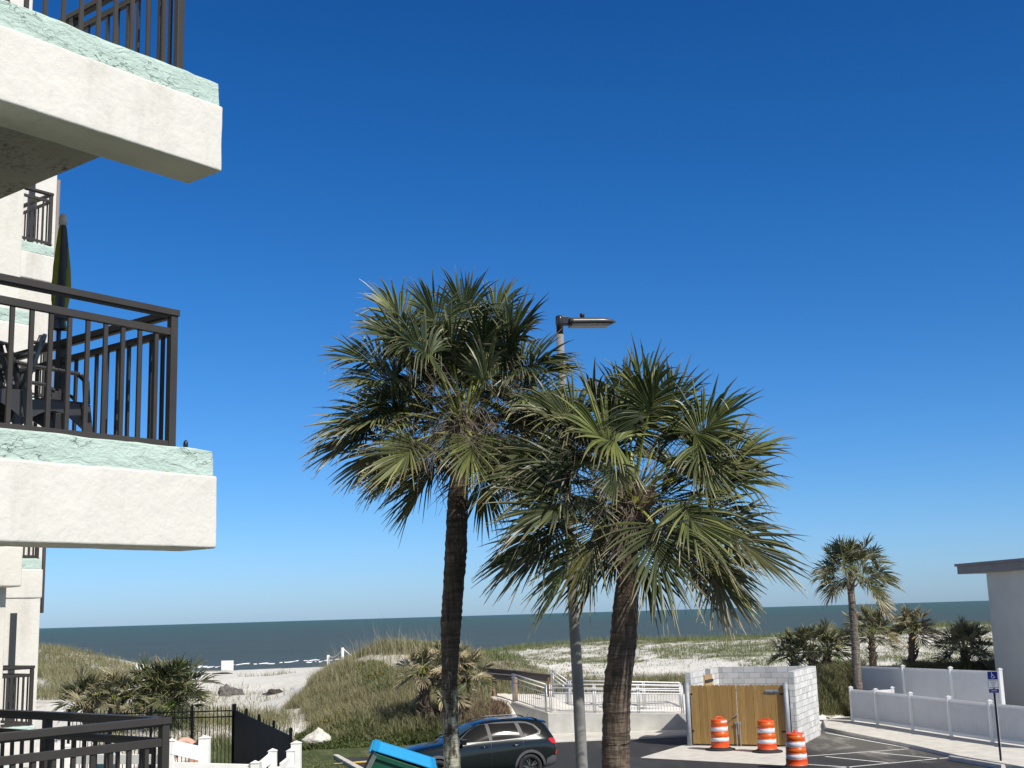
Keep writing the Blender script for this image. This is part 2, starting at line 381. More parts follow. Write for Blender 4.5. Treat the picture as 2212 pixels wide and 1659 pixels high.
XY = np.array([(p.x, p.y) for p in P_]); ZZ = np.array([p.z for p in P_])
def kern(d): return np.sqrt(d*d+9.0)
D_ = np.sqrt(((XY[:, None]-XY[None])**2).sum(-1)); mz = ZZ.mean()
WT = np.linalg.solve(kern(D_)*-1+np.eye(len(XY))*.35, ZZ-mz)
BX = [-60, -14, -8.5, -2.6, 0, 6, 12, 13.5, 20, 60]; BY = [42, 41, 43, 43.3, 49, 49, 50.5, 52, 54, 56]
def hash_noise(x, y, s, seed=0):
    r_ = np.random.RandomState(seed); out = 0
    for i in range(7):
        a, b, c, d = r_.uniform(-1, 1, 4)
        out = out + np.sin((a*x+b*y)*s*2+d*9)*np.cos((c*x-a*y)*s*1.7+b*7)
    return out/4
def terrain(x, y):
    x = np.asarray(x, float); y = np.asarray(y, float); sh = x.shape; xf = x.ravel(); yf = y.ravel(); z = np.zeros_like(xf)
    for i in range(0, len(xf), 20000):
        d = np.sqrt((xf[i:i+20000, None]-XY[None, :, 0])**2+(yf[i:i+20000, None]-XY[None, :, 1])**2)
        z[i:i+20000] = mz-(kern(d)*WT[None]).sum(1)
    z = np.clip(z, -6, 5)
    yb = np.interp(xf, BX, BY); t = np.clip((yf-yb)/3.0, 0, 1); t = t*t*(3-2*t)
    nz = hash_noise(xf, yf, .35, 1)*.10+hash_noise(xf, yf, 1.1, 2)*.045
    far = np.clip((yf-55)/60, 0, 1)
    z = (z+nz*(1+far*.6))*t + (-.05+hash_noise(xf, yf, .8, 5)*.015)*(1-t)
    return z.reshape(sh)
def tz(x, y): return float(terrain(np.array([x]), np.array([y]))[0])
def hit(px, py, y0=40.0):     # where a sight line meets the ground
    d = ray(px, py); Ys = np.arange(y0, 260, .25); xs = d.x/d.y*Ys; z_ = HC+d.z/d.y*Ys; k = np.nonzero(z_ < terrain(xs, Ys))[0]
    Y = Ys[k[0]] if len(k) else 200.0
    return Vector((d.x/d.y*Y, Y, tz(d.x/d.y*Y, Y)))
def projv(x, y, z):
    v = np.stack([x, y, z-HC], -1); k = v@np.array(FWD)
    return W0/2+F*(v@np.array(CX))/k, H0/2-F*(v@np.array(CY))/k
def inpoly(px, py, poly):
    ins = np.zeros(px.shape, bool); n = len(poly); j = n-1
    for i in range(n):
        xi, yi = poly[i]; xj, yj = poly[j]
        c = ((yi > py) != (yj > py)) & (px < (xj-xi)*(py-yi)/((yj-yi) or 1e-9)+xi)
        ins ^= c; j = i
    return ins
# areas of growth on the ground, as outlines
MOUND = [(640, 1575), (600, 1545), (650, 1500), (690, 1455), (740, 1425), (790, 1404), (850, 1388), (930, 1392), (1000, 1398), (1060, 1436), (1060, 1560), (960, 1592), (820, 1602), (680, 1604)]
MGAP = [(760, 1428), (800, 1414), (930, 1412), (930, 1436), (850, 1452), (800, 1440), (770, 1442)]
TRAIL = [(600, 1535), (650, 1530), (670, 1570), (650, 1592), (610, 1588), (590, 1560)]
GLOW = [(640, 1592), (700, 1562), (760, 1548), (900, 1552), (1000, 1565), (1000, 1604), (640, 1622)]
GBUSH = [(772, 1442), (810, 1432), (842, 1450), (842, 1492), (805, 1502), (775, 1475)]
GDOME = [(870, 1408), (890, 1388), (930, 1384), (960, 1396), (960, 1412)]
LDUNE = [(60, 1385), (130, 1400), (210, 1418), (290, 1440), (300, 1462), (260, 1480), (60, 1540)]
BASEL = [(200, 1520), (430, 1528), (620, 1545), (650, 1610), (200, 1640)]
RCREST = [(1050, 1396), (1200, 1384), (1500, 1374), (1800, 1360), (2150, 1342), (2300, 1340), (2300, 1358), (1800, 1376), (1500, 1389), (1200, 1398), (1050, 1412)]
RGREEN = [(1035, 1408), (1120, 1420), (1170, 1445), (1190, 1462), (1100, 1462), (1035, 1440)]
RBAND = [(1400, 1408), (1520, 1398), (1640, 1392), (1700, 1400), (1690, 1418), (1560, 1420), (1430, 1424)]
RFOOT = [(1040, 1462), (1300, 1474), (1480, 1466), (1520, 1478), (1480, 1500), (1040, 1500)]
RALL = [(1030, 1400), (1500, 1380), (2300, 1345), (2300, 1500), (1040, 1500)]
SANDY = [(1420, 1425), (1560, 1424), (1600, 1440), (1540, 1462), (1400, 1462), (1330, 1440)]
RSHRUB = [(1765, 1462), (1800, 1448), (1870, 1452), (1870, 1550), (1765, 1545)]
RSHRUB2 = [(1955, 1440), (2160, 1444), (2160, 1456), (1955, 1452)]
REDDY = [(1000, 1500), (1095, 1520), (1110, 1560), (1000, 1570)]
LAWN = [(400, 1590), (640, 1600), (900, 1580), (1000, 1590), (1000, 1680), (400, 1720)]

nY, nX = 340, 360
Yr = np.concatenate([[-30, -10], np.geomspace(6, 260, nY-2)]); A = np.linspace(-1.15, 1.15, nX)
yy = np.repeat(Yr[:, None], nX, 1); xx = A[None]*(np.maximum(yy, 0)*.62+26)
zz = terrain(xx, yy); px_, py_ = projv(xx.ravel(), yy.ravel(), zz.ravel())
px_ = px_.ravel(); py_ = py_.ravel()
veg = np.zeros(px_.shape)
for poly, a_ in ((MOUND, .95), (LDUNE, .45), (BASEL, .45), (RCREST, .5), (RALL, .28), (RGREEN, .7), (RBAND, .35), (RFOOT, .65), (RSHRUB, 1), (RSHRUB2, .6), (REDDY, 1), (GLOW, 1)):
    veg[inpoly(px_, py_, poly)] = np.maximum(veg[inpoly(px_, py_, poly)], a_)
for poly, a_ in ((MGAP, .22), (TRAIL, .12), (SANDY, .12)): veg[inpoly(px_, py_, poly)] = a_
front = yy.ravel() > 40; veg[~front] = 0
wet = np.clip((-1.65-zz.ravel())/.25, 0, 1)
lawn = (inpoly(px_, py_, LAWN) | ((yy.ravel() < np.interp(xx.ravel(), BX, BY)+.5) & (xx.ravel() < 1.5)) | (yy.ravel() < 36)).astype(float)
col = np.stack([veg, wet, lawn, np.ones_like(veg)], 1)
idx = np.arange(nY*nX).reshape(nY, nX)
fc = np.stack([idx[:-1, :-1], idx[:-1, 1:], idx[1:, 1:], idx[1:, :-1]], -1).reshape(-1, 4)
g = MB(); g.v = np.stack([xx.ravel(), yy.ravel(), zz.ravel()], 1).tolist(); g.f = fc.tolist(); g.mi = [0]*len(g.f); g.col = col
g.build('ground', M['sand'], smooth=True, kind='structure', open=True)
# the ground goes on round the camera and to either side
def sheet(name, poly, z, mat, t=None, **kw):
    b = MB(); n = len(poly)
    if t is None: b.add([(x, y, z) for x, y in poly], [tuple(range(n))])
    else: b.prism(poly, z-t, z)
    return b.build(name, mat, bevel=.02 if t else 0, **kw)

def mk_sea():
    m_, nt, p = newmat('sea_water'); v = coords(nt)
    sep = nt.nodes.new('ShaderNodeSeparateXYZ'); nt.links.new(v, sep.inputs[0])
    dist = mth(nt, 'MULTIPLY', sep.outputs[1], 1/2200, True)
    big = noise(nt, coords(nt, 'Object', (.004, .03, 1)), 1, 6, .6)
    sm = noise(nt, coords(nt, 'Object', (.10, .45, 1)), 1, 6, .65)
    c = ramp(nt, dist, [(0, (.13, .13, .115)), (.10, (.078, .105, .100)), (.4, (.068, .112, .103)), (1, (.060, .122, .112))])
    c = mix(nt, c, (.075, .072, .060), mth(nt, 'MULTIPLY', ramp(nt, big, [(.48, (0, 0, 0)), (.62, (1, 1, 1))]), .35))
    c = mix(nt, c, (.10, .14, .15), mth(nt, 'MULTIPLY', ramp(nt, sm, [(.52, (0, 0, 0)), (.70, (1, 1, 1))]), .55))
    wc = ramp(nt, noise(nt, coords(nt, 'Object', (.09, .8, 1)), 1, 5, .6), [(.775, (0, 0, 0)), (.80, (1, 1, 1))])
    c = mix(nt, c, (.6, .62, .62), mth(nt, 'MULTIPLY', wc, .5))
    nt.links.new(c, p.inputs['Base Color']); p.inputs['Roughness'].default_value = .45
    p.inputs['IOR'].default_value = 1.33; p.inputs['Specular IOR Level'].default_value = .16
    bump(nt, p, mth(nt, 'ADD', mth(nt, 'MULTIPLY', sm, .8), noise(nt, coords(nt, 'Object', (.5, 1.4, 1)), 1, 4)), 1.0, .9)
    return m_
b = MB(); b.add([(-40000, 120, SEA), (40000, 120, SEA), (40000, 45000, SEA), (-40000, 45000, SEA)], [(0, 1, 2, 3)])
b.build('sea', mk_sea(), kind='structure')
# foam lines where the waves break
def mk_foam():
    m_, nt, p = newmat('foam'); v = coords(nt)
    nt.links.new(ramp(nt, noise(nt, v, 1.5, 5), [(.3, (.62, .65, .66)), (.6, (.85, .86, .86))]), p.inputs['Base Color']); p.inputs['Roughness'].default_value = .8; return m_
fo = MB(); rr = np.random.RandomState(4)
def foam(px0, px1, py0, py1, th, gaps):
    n = 160; pts = []
    for i in range(n+1):
        t = i/n; px = px0+(px1-px0)*t; py = py0+(py1-py0)*t + 1.2*math.sin(t*9+px0)+.6*math.sin(t*31)
        a = onz(px, py, SEA+.05); w = th*max(0, .45+.55*math.sin(t*23+px1)+.4*math.sin(t*67+2)+rr.uniform(-.25, .25))
        if w < gaps: w = 0
        pts.append((a, w))
    for (a, w), (c_, w2) in zip(pts[:-1], pts[1:]):
        if w+w2 <= 0: continue
        fo.add([(a.x, a.y, a.z), (c_.x, c_.y, c_.z), (c_.x, c_.y+w2, c_.z+.12), (a.x, a.y+w, a.z+.12)], [(0, 1, 2, 3)])
foam(405, 500, 1443.5, 1439.5, 3.2, 0); foam(500, 690, 1438, 1427, 1.8, .35); foam(660, 780, 1431, 1424, 2.2, .6); foam(300, 430, 1447, 1442.5, 2.4, .6)
fo.build('surf_foam', mk_foam(), label='white foam of small waves breaking along the beach', cat='foam', kind='stuff', open=True)

# ------------------------------------------------------------------ blades of grass and small plants
def blades(name, mat, xs, ys, h, w, lean, dry, label, cat, zoff=0, splay=1.0, seed=1, parent=None):
    r_ = np.random.RandomState(seed); n = len(xs); zs = terrain(xs, ys)+zoff-.03; h = h*np.clip(.9+.5*hash_noise(xs, ys, .9, 77), .4, 1.45)
    ang = r_.uniform(0, 2*math.pi, n); ln = lean*r_.uniform(.2, 1.3, n)*h
    dx = np.cos(ang)*ln*splay-.12*h; dy = np.sin(ang)*ln*splay
    wa = r_.uniform(0, 2*math.pi, n)*.35; wx = np.cos(wa)*w/2; wy = np.sin(wa)*w/2
    b0 = np.stack([xs, ys, zs], 1)
    V = np.stack([b0+np.stack([-wx, -wy, wx*0], 1), b0+np.stack([wx, wy, wx*0], 1),
                  b0+np.stack([dx*.35+wx*.8, dy*.35+wy*.8, h*.6], 1), b0+np.stack([dx*.35-wx*.8, dy*.35-wy*.8, h*.6], 1),
                  b0+np.stack([dx, dy, h*(1-.25*np.abs(ln/np.maximum(h, .01)))], 1)], 1).reshape(-1, 3)
    k = np.arange(n)*5
    T = np.stack([np.stack([k, k+1, k+2], 1), np.stack([k, k+2, k+3], 1), np.stack([k+3, k+2, k+4], 1)], 1).reshape(-1, 3)
    hue = np.repeat(np.clip(r_.normal(.42, .25, n)+.32*hash_noise(xs, ys, .9, 11)+.25*hash_noise(xs, ys, 3.1, 12), 0, 1), 5); dr = np.repeat(np.clip(dry+r_.normal(0, .22, n), 0, 1), 5)
    tip = np.tile([0, 0, .1, .1, .3], n)
    cc = np.stack([tip, hue, np.clip(dr+tip*.6, 0, 1), np.ones(n*5)], 1)
    me = bpy.data.meshes.new(name); me.materials.append(mat)
    me.vertices.add(len(V)); me.vertices.foreach_set('co', V.ravel().astype(np.float32))
    me.loops.add(len(T)*3); me.loops.foreach_set('vertex_index', T.ravel().astype(np.int32))
    me.polygons.add(len(T)); me.polygons.foreach_set('loop_start', (np.arange(len(T))*3).astype(np.int32)); me.polygons.foreach_set('loop_total', np.full(len(T), 3, np.int32))
    me.update(calc_edges=True)
    ca = me.color_attributes.new('vc', 'FLOAT_COLOR', 'POINT'); ca.data.foreach_set('color', cc.astype(np.float32).ravel())
    o = bpy.data.objects.new(name, me); C.objects.link(o); return tag(o, label, cat, kind='stuff')
def scatter(polys, n, xr, yr, seed, excl=(), clump=0, cth=0):
    r_ = np.random.RandomState(seed); X = []; Y = []; tot = 0
    for _ in range(60):
        x = r_.uniform(*xr, 60000); y = r_.uniform(*yr, 60000)
        if clump:
            k = hash_noise(x, y, clump, seed+50)+.5*hash_noise(x, y, clump*2.7, seed+51) > cth-r_.uniform(0, .35, x.shape); x = x[k]; y = y[k]
        px, py = projv(x, y, terrain(x, y)); k = np.zeros(px.shape, bool)
        for p in polys: k |= inpoly(px, py, p)
        for p in excl: k &= ~(inpoly(px, py, p) & (r_.uniform(0, 1, px.shape) > .12))
        X.append(x[k]); Y.append(y[k]); tot += k.sum()
        if tot >= n: break
    X = np.concatenate(X)[:n]; Y = np.concatenate(Y)[:n]; return X, Y
def U(n, a, b, s=0): return np.random.RandomState(s+999).uniform(a, b, n)
x, y = scatter([MOUND], 52000, (-11, 1), (43.5, 64), 1, [MGAP, TRAIL])
n = len(x); blades('dune_grass', M['grass'], x, y, U(n, .22, .62, 1), U(n, .008, .02, 2), .55, .18, 'tall brown and olive grass covering the big dune mound in front of the sea', 'dune grass', seed=3)
x, y = scatter([MOUND], 900, (-11, 1), (52, 63), 2); n = len(x)
k = terrain(x, y) > 1.4; x = x[k]; y = y[k]; n = len(x)
blades('dune_grass', M['grass'], x, y, U(n, .7, 1.5, 3), U(n, .010, .016, 4), .28, .45, 'thin tall sea oat stalks standing up along the crest of the brown mound', 'dune grass', seed=4)
x, y = scatter([LDUNE], 16000, (-48, -18), (55, 92), 5, (), .5, -.25); n = len(x)
blades('dune_grass', M['grass'], x, y, U(n, .25, .75, 5), U(n, .012, .03, 6), .6, .12, 'pale grass on the low dune at the left beside the white building', 'dune grass', seed=5)
x, y = scatter([RCREST, RGREEN, RBAND], 23000, (-5, 60), (55, 105), 7, (), .35, -.15); n = len(x)
blades('dune_grass', M['greens'], x, y, U(n, .18, .62, 7), U(n, .014, .034, 8), .6, .22, 'green grass strip along the crest of the white dunes at the right', 'dune grass', seed=7)
x, y = scatter([RALL], 95000, (-5, 50), (50, 98), 9, [SANDY], 2.2, .10); n = len(x)
blades('dune_plants', M['greens'], x, y, U(n, .06, .24, 9), U(n, .014, .034, 10), .9, .25, 'low green creeping plants scattered over the white sand dunes', 'dune plants', seed=9)
x, y = scatter([RFOOT], 14000, (-3, 14), (50, 62), 11, (), .6, -.4); n = len(x)
blades('dune_grass', M['grass'], x, y, U(n, .2, .6, 11), U(n, .01, .024, 12), .6, .15, 'brownish grass behind the metal ramp railings', 'dune grass', seed=11)
x, y = scatter([RSHRUB, RSHRUB2], 16000, (10, 28), (50, 66), 13); n = len(x)
blades('dune_shrubs', M['grass'], x, y, U(n, .25, .8, 13), U(n, .016, .035, 14), .7, .0, 'olive brown scrub between the block enclosure and the white fences', 'scrub', seed=13)
x, y = scatter([BASEL], 9000, (-22, -7), (41, 60), 15, (), .6, -.2); n = len(x)
blades('dune_grass', M['grass'], x, y, U(n, .2, .7, 15), U(n, .01, .024, 16), .6, .1, 'rough grass behind the black picket fence at the left', 'dune grass', seed=15)
x, y = scatter([GLOW], 22000, (-10, 0), (41, 52), 17); n = len(x)
blades('ground_cover', M['greens'], x, y, U(n, .10, .34, 17), U(n, .02, .045, 18), 1.0, .05, 'bright green leafy ground cover at the foot of the brown mound', 'ground cover', seed=17)
x, y = scatter([GBUSH, GDOME], 9000, (-9, 1), (44, 64), 19); n = len(x)
blades('ground_cover', M['greens'], x, y, U(n, .2, .5, 19), U(n, .02, .045, 20), .6, .0, 'bright green shrub patches on the brown mound', 'ground cover', seed=19)
x, y = scatter([LAWN], 34000, (-10, 1), (30, 44), 21, (), 1.0, -.5); n = len(x)
LAWNXY = (x, y)
blades('lawn_grass', M['greens'], x, y, U(n, .03, .11, 21), U(n, .012, .03, 22), 1.1, .22, 'short patchy green lawn beside the parking lot', 'lawn', seed=21)
x, y = scatter([REDDY], 5000, (-4, 1), (43, 55), 23); n = len(x)
M['reddy'] = mk_blade('reddish_plants', (.06, .035, .02), (.13, .07, .045), (.20, .14, .08), (.35, .26, .17))
blades('ground_cover', M['reddy'], x, y, U(n, .15, .45, 23), U(n, .015, .035, 24), .8, .2, 'reddish brown plants under the timber boardwalk', 'ground cover', seed=23)
BEACH = [(400, 1462), (640, 1455), (640, 1560), (430, 1530), (420, 1500)]
x, y = scatter([BEACH], 1500, (-30, -7), (50, 150), 25, (), .22, .5); n = len(x)
blades('beach_plants', M['grass'], x, y, U(n, .15, .6, 25), U(n, .012, .03, 26), .7, .1, 'sparse grass tufts on the white beach sand', 'beach grass', seed=25)
x, y = scatter([[(690, 1562), (760, 1550), (760, 1580), (690, 1580)], GBUSH], 130, (-10, 0), (43, 60), 27); n = len(x)
fl = MB()
for a, c_ in zip(x, y):
    z_ = tz(a, c_)+rnd.uniform(.22, .42); s_ = .022
    fl.add([(a-s_, c_, z_), (a+s_, c_, z_), (a, c_-.01, z_+s_*1.4), (a, c_+s_, z_)], [(0, 1, 2), (0, 1, 3)])
fl.build('yellow_flowers', M['yellow'], label='tiny yellow flowers on the green patches of the mound', cat='flowers', kind='stuff')

# ------------------------------------------------------------------ palms
def frond(mb, hub, d, nh, L, dry, r_, nseg=58, fold=.55, lim=2.15, wmax=.021, droop=.55, st=6, costa=.28):
    """one fan leaf of a cabbage palm: folded halves, narrow segments that split and hang"""
    d = d.normalized(); s = d.cross(nh)
    if d.z < -.35 and lim > 2: lim = 1.45; nseg = int(nseg*.72)
    if s.length < .05: s = d.cross(Vector((0, 1, .3)))
    s.normalize(); n = s.cross(d).normalized()
    ts = [0, .22, .46, .66, .84, 1.0] if st == 6 else [0, .4, .7, 1.0]
    dth = 2*lim/nseg; tone = r_.random()
    cf, sf = math.cos(fold), math.sin(fold)
    for i in range(nseg):
        th = -lim+dth*(i+.5)+r_.uniform(-.4, .4)*dth
        c, s_ = math.cos(th), math.sin(th)
        dr = (d*c + s*(s_*cf) + n*(abs(s_)*sf)).normalized()
        tg = (d*(-s_) + s*(c*cf) + n*((1 if s_ > 0 else -1)*c*sf)).normalized()
        nn = dr.cross(tg).normalized()
        cb = max(0, c); b = hub + d*(costa*L*cb*cb) - Vector((0, 0, .12*L*cb*cb))
        l = L*(.72+.2*max(0, c))*r_.uniform(.86, 1.06)
        g = droop*r_.uniform(.5, 1.9)*L; brk = r_.random() < .22
        sw = r_.uniform(-.07, .07)*L; twi = r_.gauss(0, .55)
        vs = []; cs = []; hue = min(1, max(0, tone*.5+r_.uniform(0, .55)))
        for t in ts:
            p = b + dr*(l*t) + tg*(sw*t*t)
            p.z -= g*(t**2.4)*(.38 if dr.z > -.3 else .12) + (g*.5*max(0, t-.66) if brk else 0)
            w = min(t*l*dth*.62+.003, wmax)*(1 if t <= .46 else max(.06, (1-t)/.54)**.75)
            ct, st2 = math.cos(twi*t*1.3), math.sin(twi*t*1.3); tg2 = tg*ct+nn*st2; nn2 = nn*ct-tg*st2
            vs += [p-tg2*w+nn2*(w*1.15), p, p+tg2*w+nn2*(w*1.15)]
            tipd = max(0, (t-.62)/.38)**1.3
            cs += [(t, hue, min(1, dry+tipd*(.36+dry)*r_.uniform(.3, 1.4)), 1)]*3
        m_ = len(ts)
        fs = [(3*k+j, 3*k+j+1, 3*k+j+4, 3*k+j+3) for k in range(m_-1) for j in (0, 1)]
        mb.add(vs, fs, 0); mb.col += cs
        if False:      # loose hair of fibre at the tip
            q = vs[-2]; a = q+Vector((r_.uniform(-.12, .12), r_.uniform(-.12, .12), r_.uniform(-.2, .06)))*L
            mid = (q+a)/2+Vector((0, 0, r_.uniform(-.02, .06)))
            mb.add([q, q+Vector((.004, 0, .004)), mid, a], [(0, 1, 2), (1, 3, 2)], 0); mb.col += [(1, .5, 1, 1)]*4
def petiole(mb, a, b, w0, w1, sag, r_):
    pts = []; ax = (b-a)
    for i in range(6):
        t = i/5; p = a+ax*t; p.z += sag*4*t*(1-t); pts.append(p)
    n0 = len(mb.v); mb.k = 1; mb.tube(pts, [w0+(w1-w0)*i/5 for i in range(6)], 5, flat=.5); mb.k = 0
    mb.col += [(0, .5, 0, 1)]*(len(mb.v)-n0)
def stalks(mb, head, n, reach, r_, up=.2):
    """old branching flower stalks, wiry and dry"""
    for i in range(n):
        az = r_.uniform(0, 6.283); el = r_.uniform(-.9, .9); d = Vector((math.cos(az)*math.cos(el), math.sin(az)*math.cos(el), math.sin(el)+up))
        l = reach*r_.uniform(.5, 1); p = head+d*.15; pts = [p.copy()]
        for k in range(5):
            d = (d+Vector((r_.uniform(-.25, .25), r_.uniform(-.25, .25), r_.uniform(-.35, .12)))).normalized(); p = p+d*(l/5); pts.append(p.copy())
        mb.tube(pts, [.007, .006, .005, .004, .003, .002], 3, cap=False)
        for k in range(13):
            q = pts[r_.randint(1, 5)].copy(); e_ = (d+Vector((r_.uniform(-1, 1), r_.uniform(-1, 1), r_.uniform(-1, .5)))).normalized(); pp = [q.copy()]
            for j in range(3):
                e_ = (e_+Vector((r_.uniform(-.4, .4), r_.uniform(-.4, .4), r_.uniform(-.5, .1)))).normalized(); q = q+e_*r_.uniform(.07, .15)*reach; pp.append(q.copy())
            mb.tube(pp, [.004, .003, .0025, .002], 3, cap=False)
def boots(mb, head, r, h, n, r_):
    for i in range(n):
        az = i*2.399+r_.uniform(-.2, .2); z = -h*(i/n); o_ = Vector((math.cos(az), math.sin(az), 0)); t = Vector((-o_.y, o_.x, 0))
        b = head+Vector((0, 0, z))+o_*(r*.75); up = (o_*.75+Vector((0, 0, r_.uniform(.6, 1.1)))).normalized(); l = r_.uniform(.16, .3); w = r_.uniform(.04, .07)
        tp = b+up*l; k = o_.cross(t)*0+up.cross(t).normalized()*.025
        mb.add([b-t*w-k, b+t*w-k, b+t*w+k, b-t*w+k, tp-t*w*.55-k*.6, tp+t*w*.55-k*.6, tp+t*w*.55+k*.6, tp-t*w*.55+k*.6],
               [(3, 2, 1, 0), (4, 5, 6, 7), (0, 1, 5, 4), (1, 2, 6, 5), (2, 3, 7, 6), (3, 0, 4, 7)])
def trunk_mesh(mb, pts, rad, r_, seg=22, step=.05, ring=.012):
    """rough tapered trunk along a bent centre line"""
    P = [Vector(p) for p in pts]; ln = [0]
    for a, b in zip(P[:-1], P[1:]): ln.append(ln[-1]+(b-a).length)
    n = max(6, int(ln[-1]/step)); vs = []; fs = []
    for i in range(n+1):
        s_ = ln[-1]*i/n
        k = max(j for j in range(len(ln)) if ln[j] <= s_+1e-6); k = min(k, len(P)-2); t = (s_-ln[k])/(ln[k+1]-ln[k])
        q0 = P[max(k-1, 0)]; q1 = P[k]; q2 = P[k+1]; q3 = P[min(k+2, len(P)-1)]
        c = .5*((2*q1)+(q2-q0)*t+(2*q0-5*q1+4*q2-q3)*t*t+(3*q1-q0-3*q2+q3)*t**3)
        r0 = rad[k]+(rad[k+1]-rad[k])*t
        for j in range(seg):
            a = 6.28318*j/seg
            nz = mnoise.noise(Vector((math.cos(a)*2.5, math.sin(a)*2.5, s_*5)))*.5+mnoise.noise(Vector((math.cos(a)*7, math.sin(a)*7, s_*16)))*.5
            rr_ = r0*(1+.12*nz)+ring*math.sin(s_*62+nz*5)*.5
            vs.append(c+Vector((math.cos(a)*rr_, math.sin(a)*rr_, 0)))
        if i:
            for j in range(seg): fs.append(((i-1)*seg+j, (i-1)*seg+(j+1) % seg, i*seg+(j+1) % seg, i*seg+j))
    fs.append(tuple(range(seg-1, -1, -1))); fs.append(tuple(n*seg+j for j in range(seg))); mb.add(vs, fs)
LK = .96
def palm(base, head, name, label, trunk_pts, trunk_rad, tmat, explicit, nrand, L, seed, cat='palm tree', hubr=1.1, nstalk=0, nboot=0, el=(-1.0, 1.35), nseg=58, st=6, wmax=.021, dry=.06, wind=(0, 0, 0), group=None, droop=.55, boot_r=.17, stout=None, skipfront=False):
    r_ = random.Random(seed)
    root = empty(name, base, 0, label, cat, group)
    tm = MB(); trunk_mesh(tm, trunk_pts, trunk_rad, r_); tm.build('trunk', tmat, root, smooth=True)
    cr = MB(); cr.col = []
    wv = Vector(wind)
    for (hx, hy, dy, ang, toward, roll, l, dr) in explicit:   # hub pixel, metres nearer (-) or farther, direction in the picture, part towards viewer
        hub = at(hx, hy, head.y+dy); a = R(ang)
        d = Vector((math.cos(a), -toward, math.sin(a))).normalized()
        rr_ = R(roll)
        nh = Vector((math.sin(rr_)*.6, -1, .55+math.cos(rr_)*.3))
        frond(cr, hub, d, nh, l*LK, dr, r_, nseg, fold=.45, wmax=wmax, droop=droop, st=st)
        petiole(cr, head+Vector((0, 0, -.12)), hub, .026, .014, .05, r_)
    for i in range(nrand):
        az = i*2.399+r_.uniform(-.4, .4); t = (i+.5)/nrand; e_ = el[0]+(el[1]-el[0])*t+r_.uniform(-.15, .15)
        d = Vector((math.cos(az)*math.cos(e_), math.sin(az)*math.cos(e_), math.sin(e_)))
        if skipfront and d.y < -.45 and e_ < .9: d.y *= -1
        hr = hubr*r_.uniform(.75, 1.08)*(1 if e_ > -.3 else .85)
        hub = head+d*hr+wv*hr*.3; dd = (d+Vector((0, 0, -.35))+wv+Vector((r_.uniform(-.3, .3), r_.uniform(-.3, .3), r_.uniform(-.2, .2)))).normalized()
        if e_ > .8: dd = (d+wv+Vector((r_.uniform(-.3, .3), r_.uniform(-.3, .3), 0))).normalized()
        tw = r_.uniform(-.9, .9); nh = Vector((d.y*tw, -d.x*tw, 1)).normalized()
        dr = dry*r_.uniform(.3, 1.6)+(.35 if e_ < -.75 and r_.random() < .4 else 0)
        frond(cr, hub, dd, nh, L*r_.uniform(.82, 1.08), dr, r_, nseg, fold=r_.uniform(.35, .8), wmax=wmax, droop=droop*1.15, st=st)
        petiole(cr, head+Vector((0, 0, -.1)), hub, .024, .012, .08, r_)
    cr.build('crown', [M['leaf'], M['petiole']], root, open=True)
    if nstalk:
        sm = MB(); stalks(sm, head, nstalk, hubr*1.15, r_); sm.build('flower_stalks', M['stalk'], root, open=True)
    if nboot:
        bt = MB(); boots(bt, head+Vector((0, 0, .05)), boot_r, .75, nboot, r_); bt.build('leaf_boots', M['boot'], root)
    return root

def px_line(rows, Y):     # rows of (y, left x, right x) of a trunk in the photo -> centre line and radii at distance Y
    c = []; rd = []
    for y_, x0, x1 in rows:
        p = at((x0+x1)/2, y_, Y); q = at(x1, y_, Y); c.append(p); rd.append((q-p).length)
    return c, rd
# tall palm
Y1 = 17.4
c, rd = px_line([(1030, 972, 1012), (1100, 965, 1011), (1191, 961, 1008), (1340, 953, 997), (1451, 954, 989), (1562, 957, 990), (1659, 959, 995)], Y1)
bot = c[-1].copy(); bot.z = 0; bot.x += (c[-1].x-c[-2].x)*1.2
c.append(bot); rd.append(rd[-1]*1.12); c = c[::-1]; rd = rd[::-1]
head1 = at(1000, 915, Y1); c.append(head1+Vector((0, 0, -.1))); rd.append(.11)
ex = [(1005, 700, .1, 92, .1, 0, 1.05, .04), (955, 705, -.3, 115, .35, 20, .95, .04), (880, 740, -.2, 138, .3, -20, .98, .05), (930, 765, -.75, 135, .7, 10, 1.0, .04),
      (1085, 742, -.2, 55, .3, 0, 1.0, .04), (1120, 790, -.3, 20, .4, 10, .9, .05), (855, 815, -.1, 172, .35, 0, .9, .06), (825, 885, -.2, 192, .4, 0, 1.0, .08),
      (795, 920, 0, 208, .35, 0, .92, .16), (835, 950, .1, 222, .3, 0, .85, .25), (900, 952, -.6, 222, .8, 10, .95, .10), (1019, 943, -.75, 268, .9, 0, .78, .05), (1065, 955, -.5, 300, .6, 0, .9, .08), (1150, 850, -.3, 345, .4, 0, .9, .05),
      (870, 965, .2, 232, .2, 0, .78, .3), (1075, 900, .2, 285, .2, 0, 1.05, .1), (830, 780, .4, 158, .1, 0, .9, .06), (880, 700, .5, 120, .0, 0, 1.0, .05), (1060, 700, .5, 70, .0, 0, .95, .05), (1040, 820, -1.0, 60, .9, 0, .8, .04)]
palm(bot, head1, 'cabbage_palm', 'tall cabbage palm, the taller of the two in front, pale lichen on its lower trunk', c, rd, M['trunk1'], ex, 52, .90, 11, hubr=1.1, nstalk=70, nboot=26, el=(-.6, 1.25), skipfront=True)
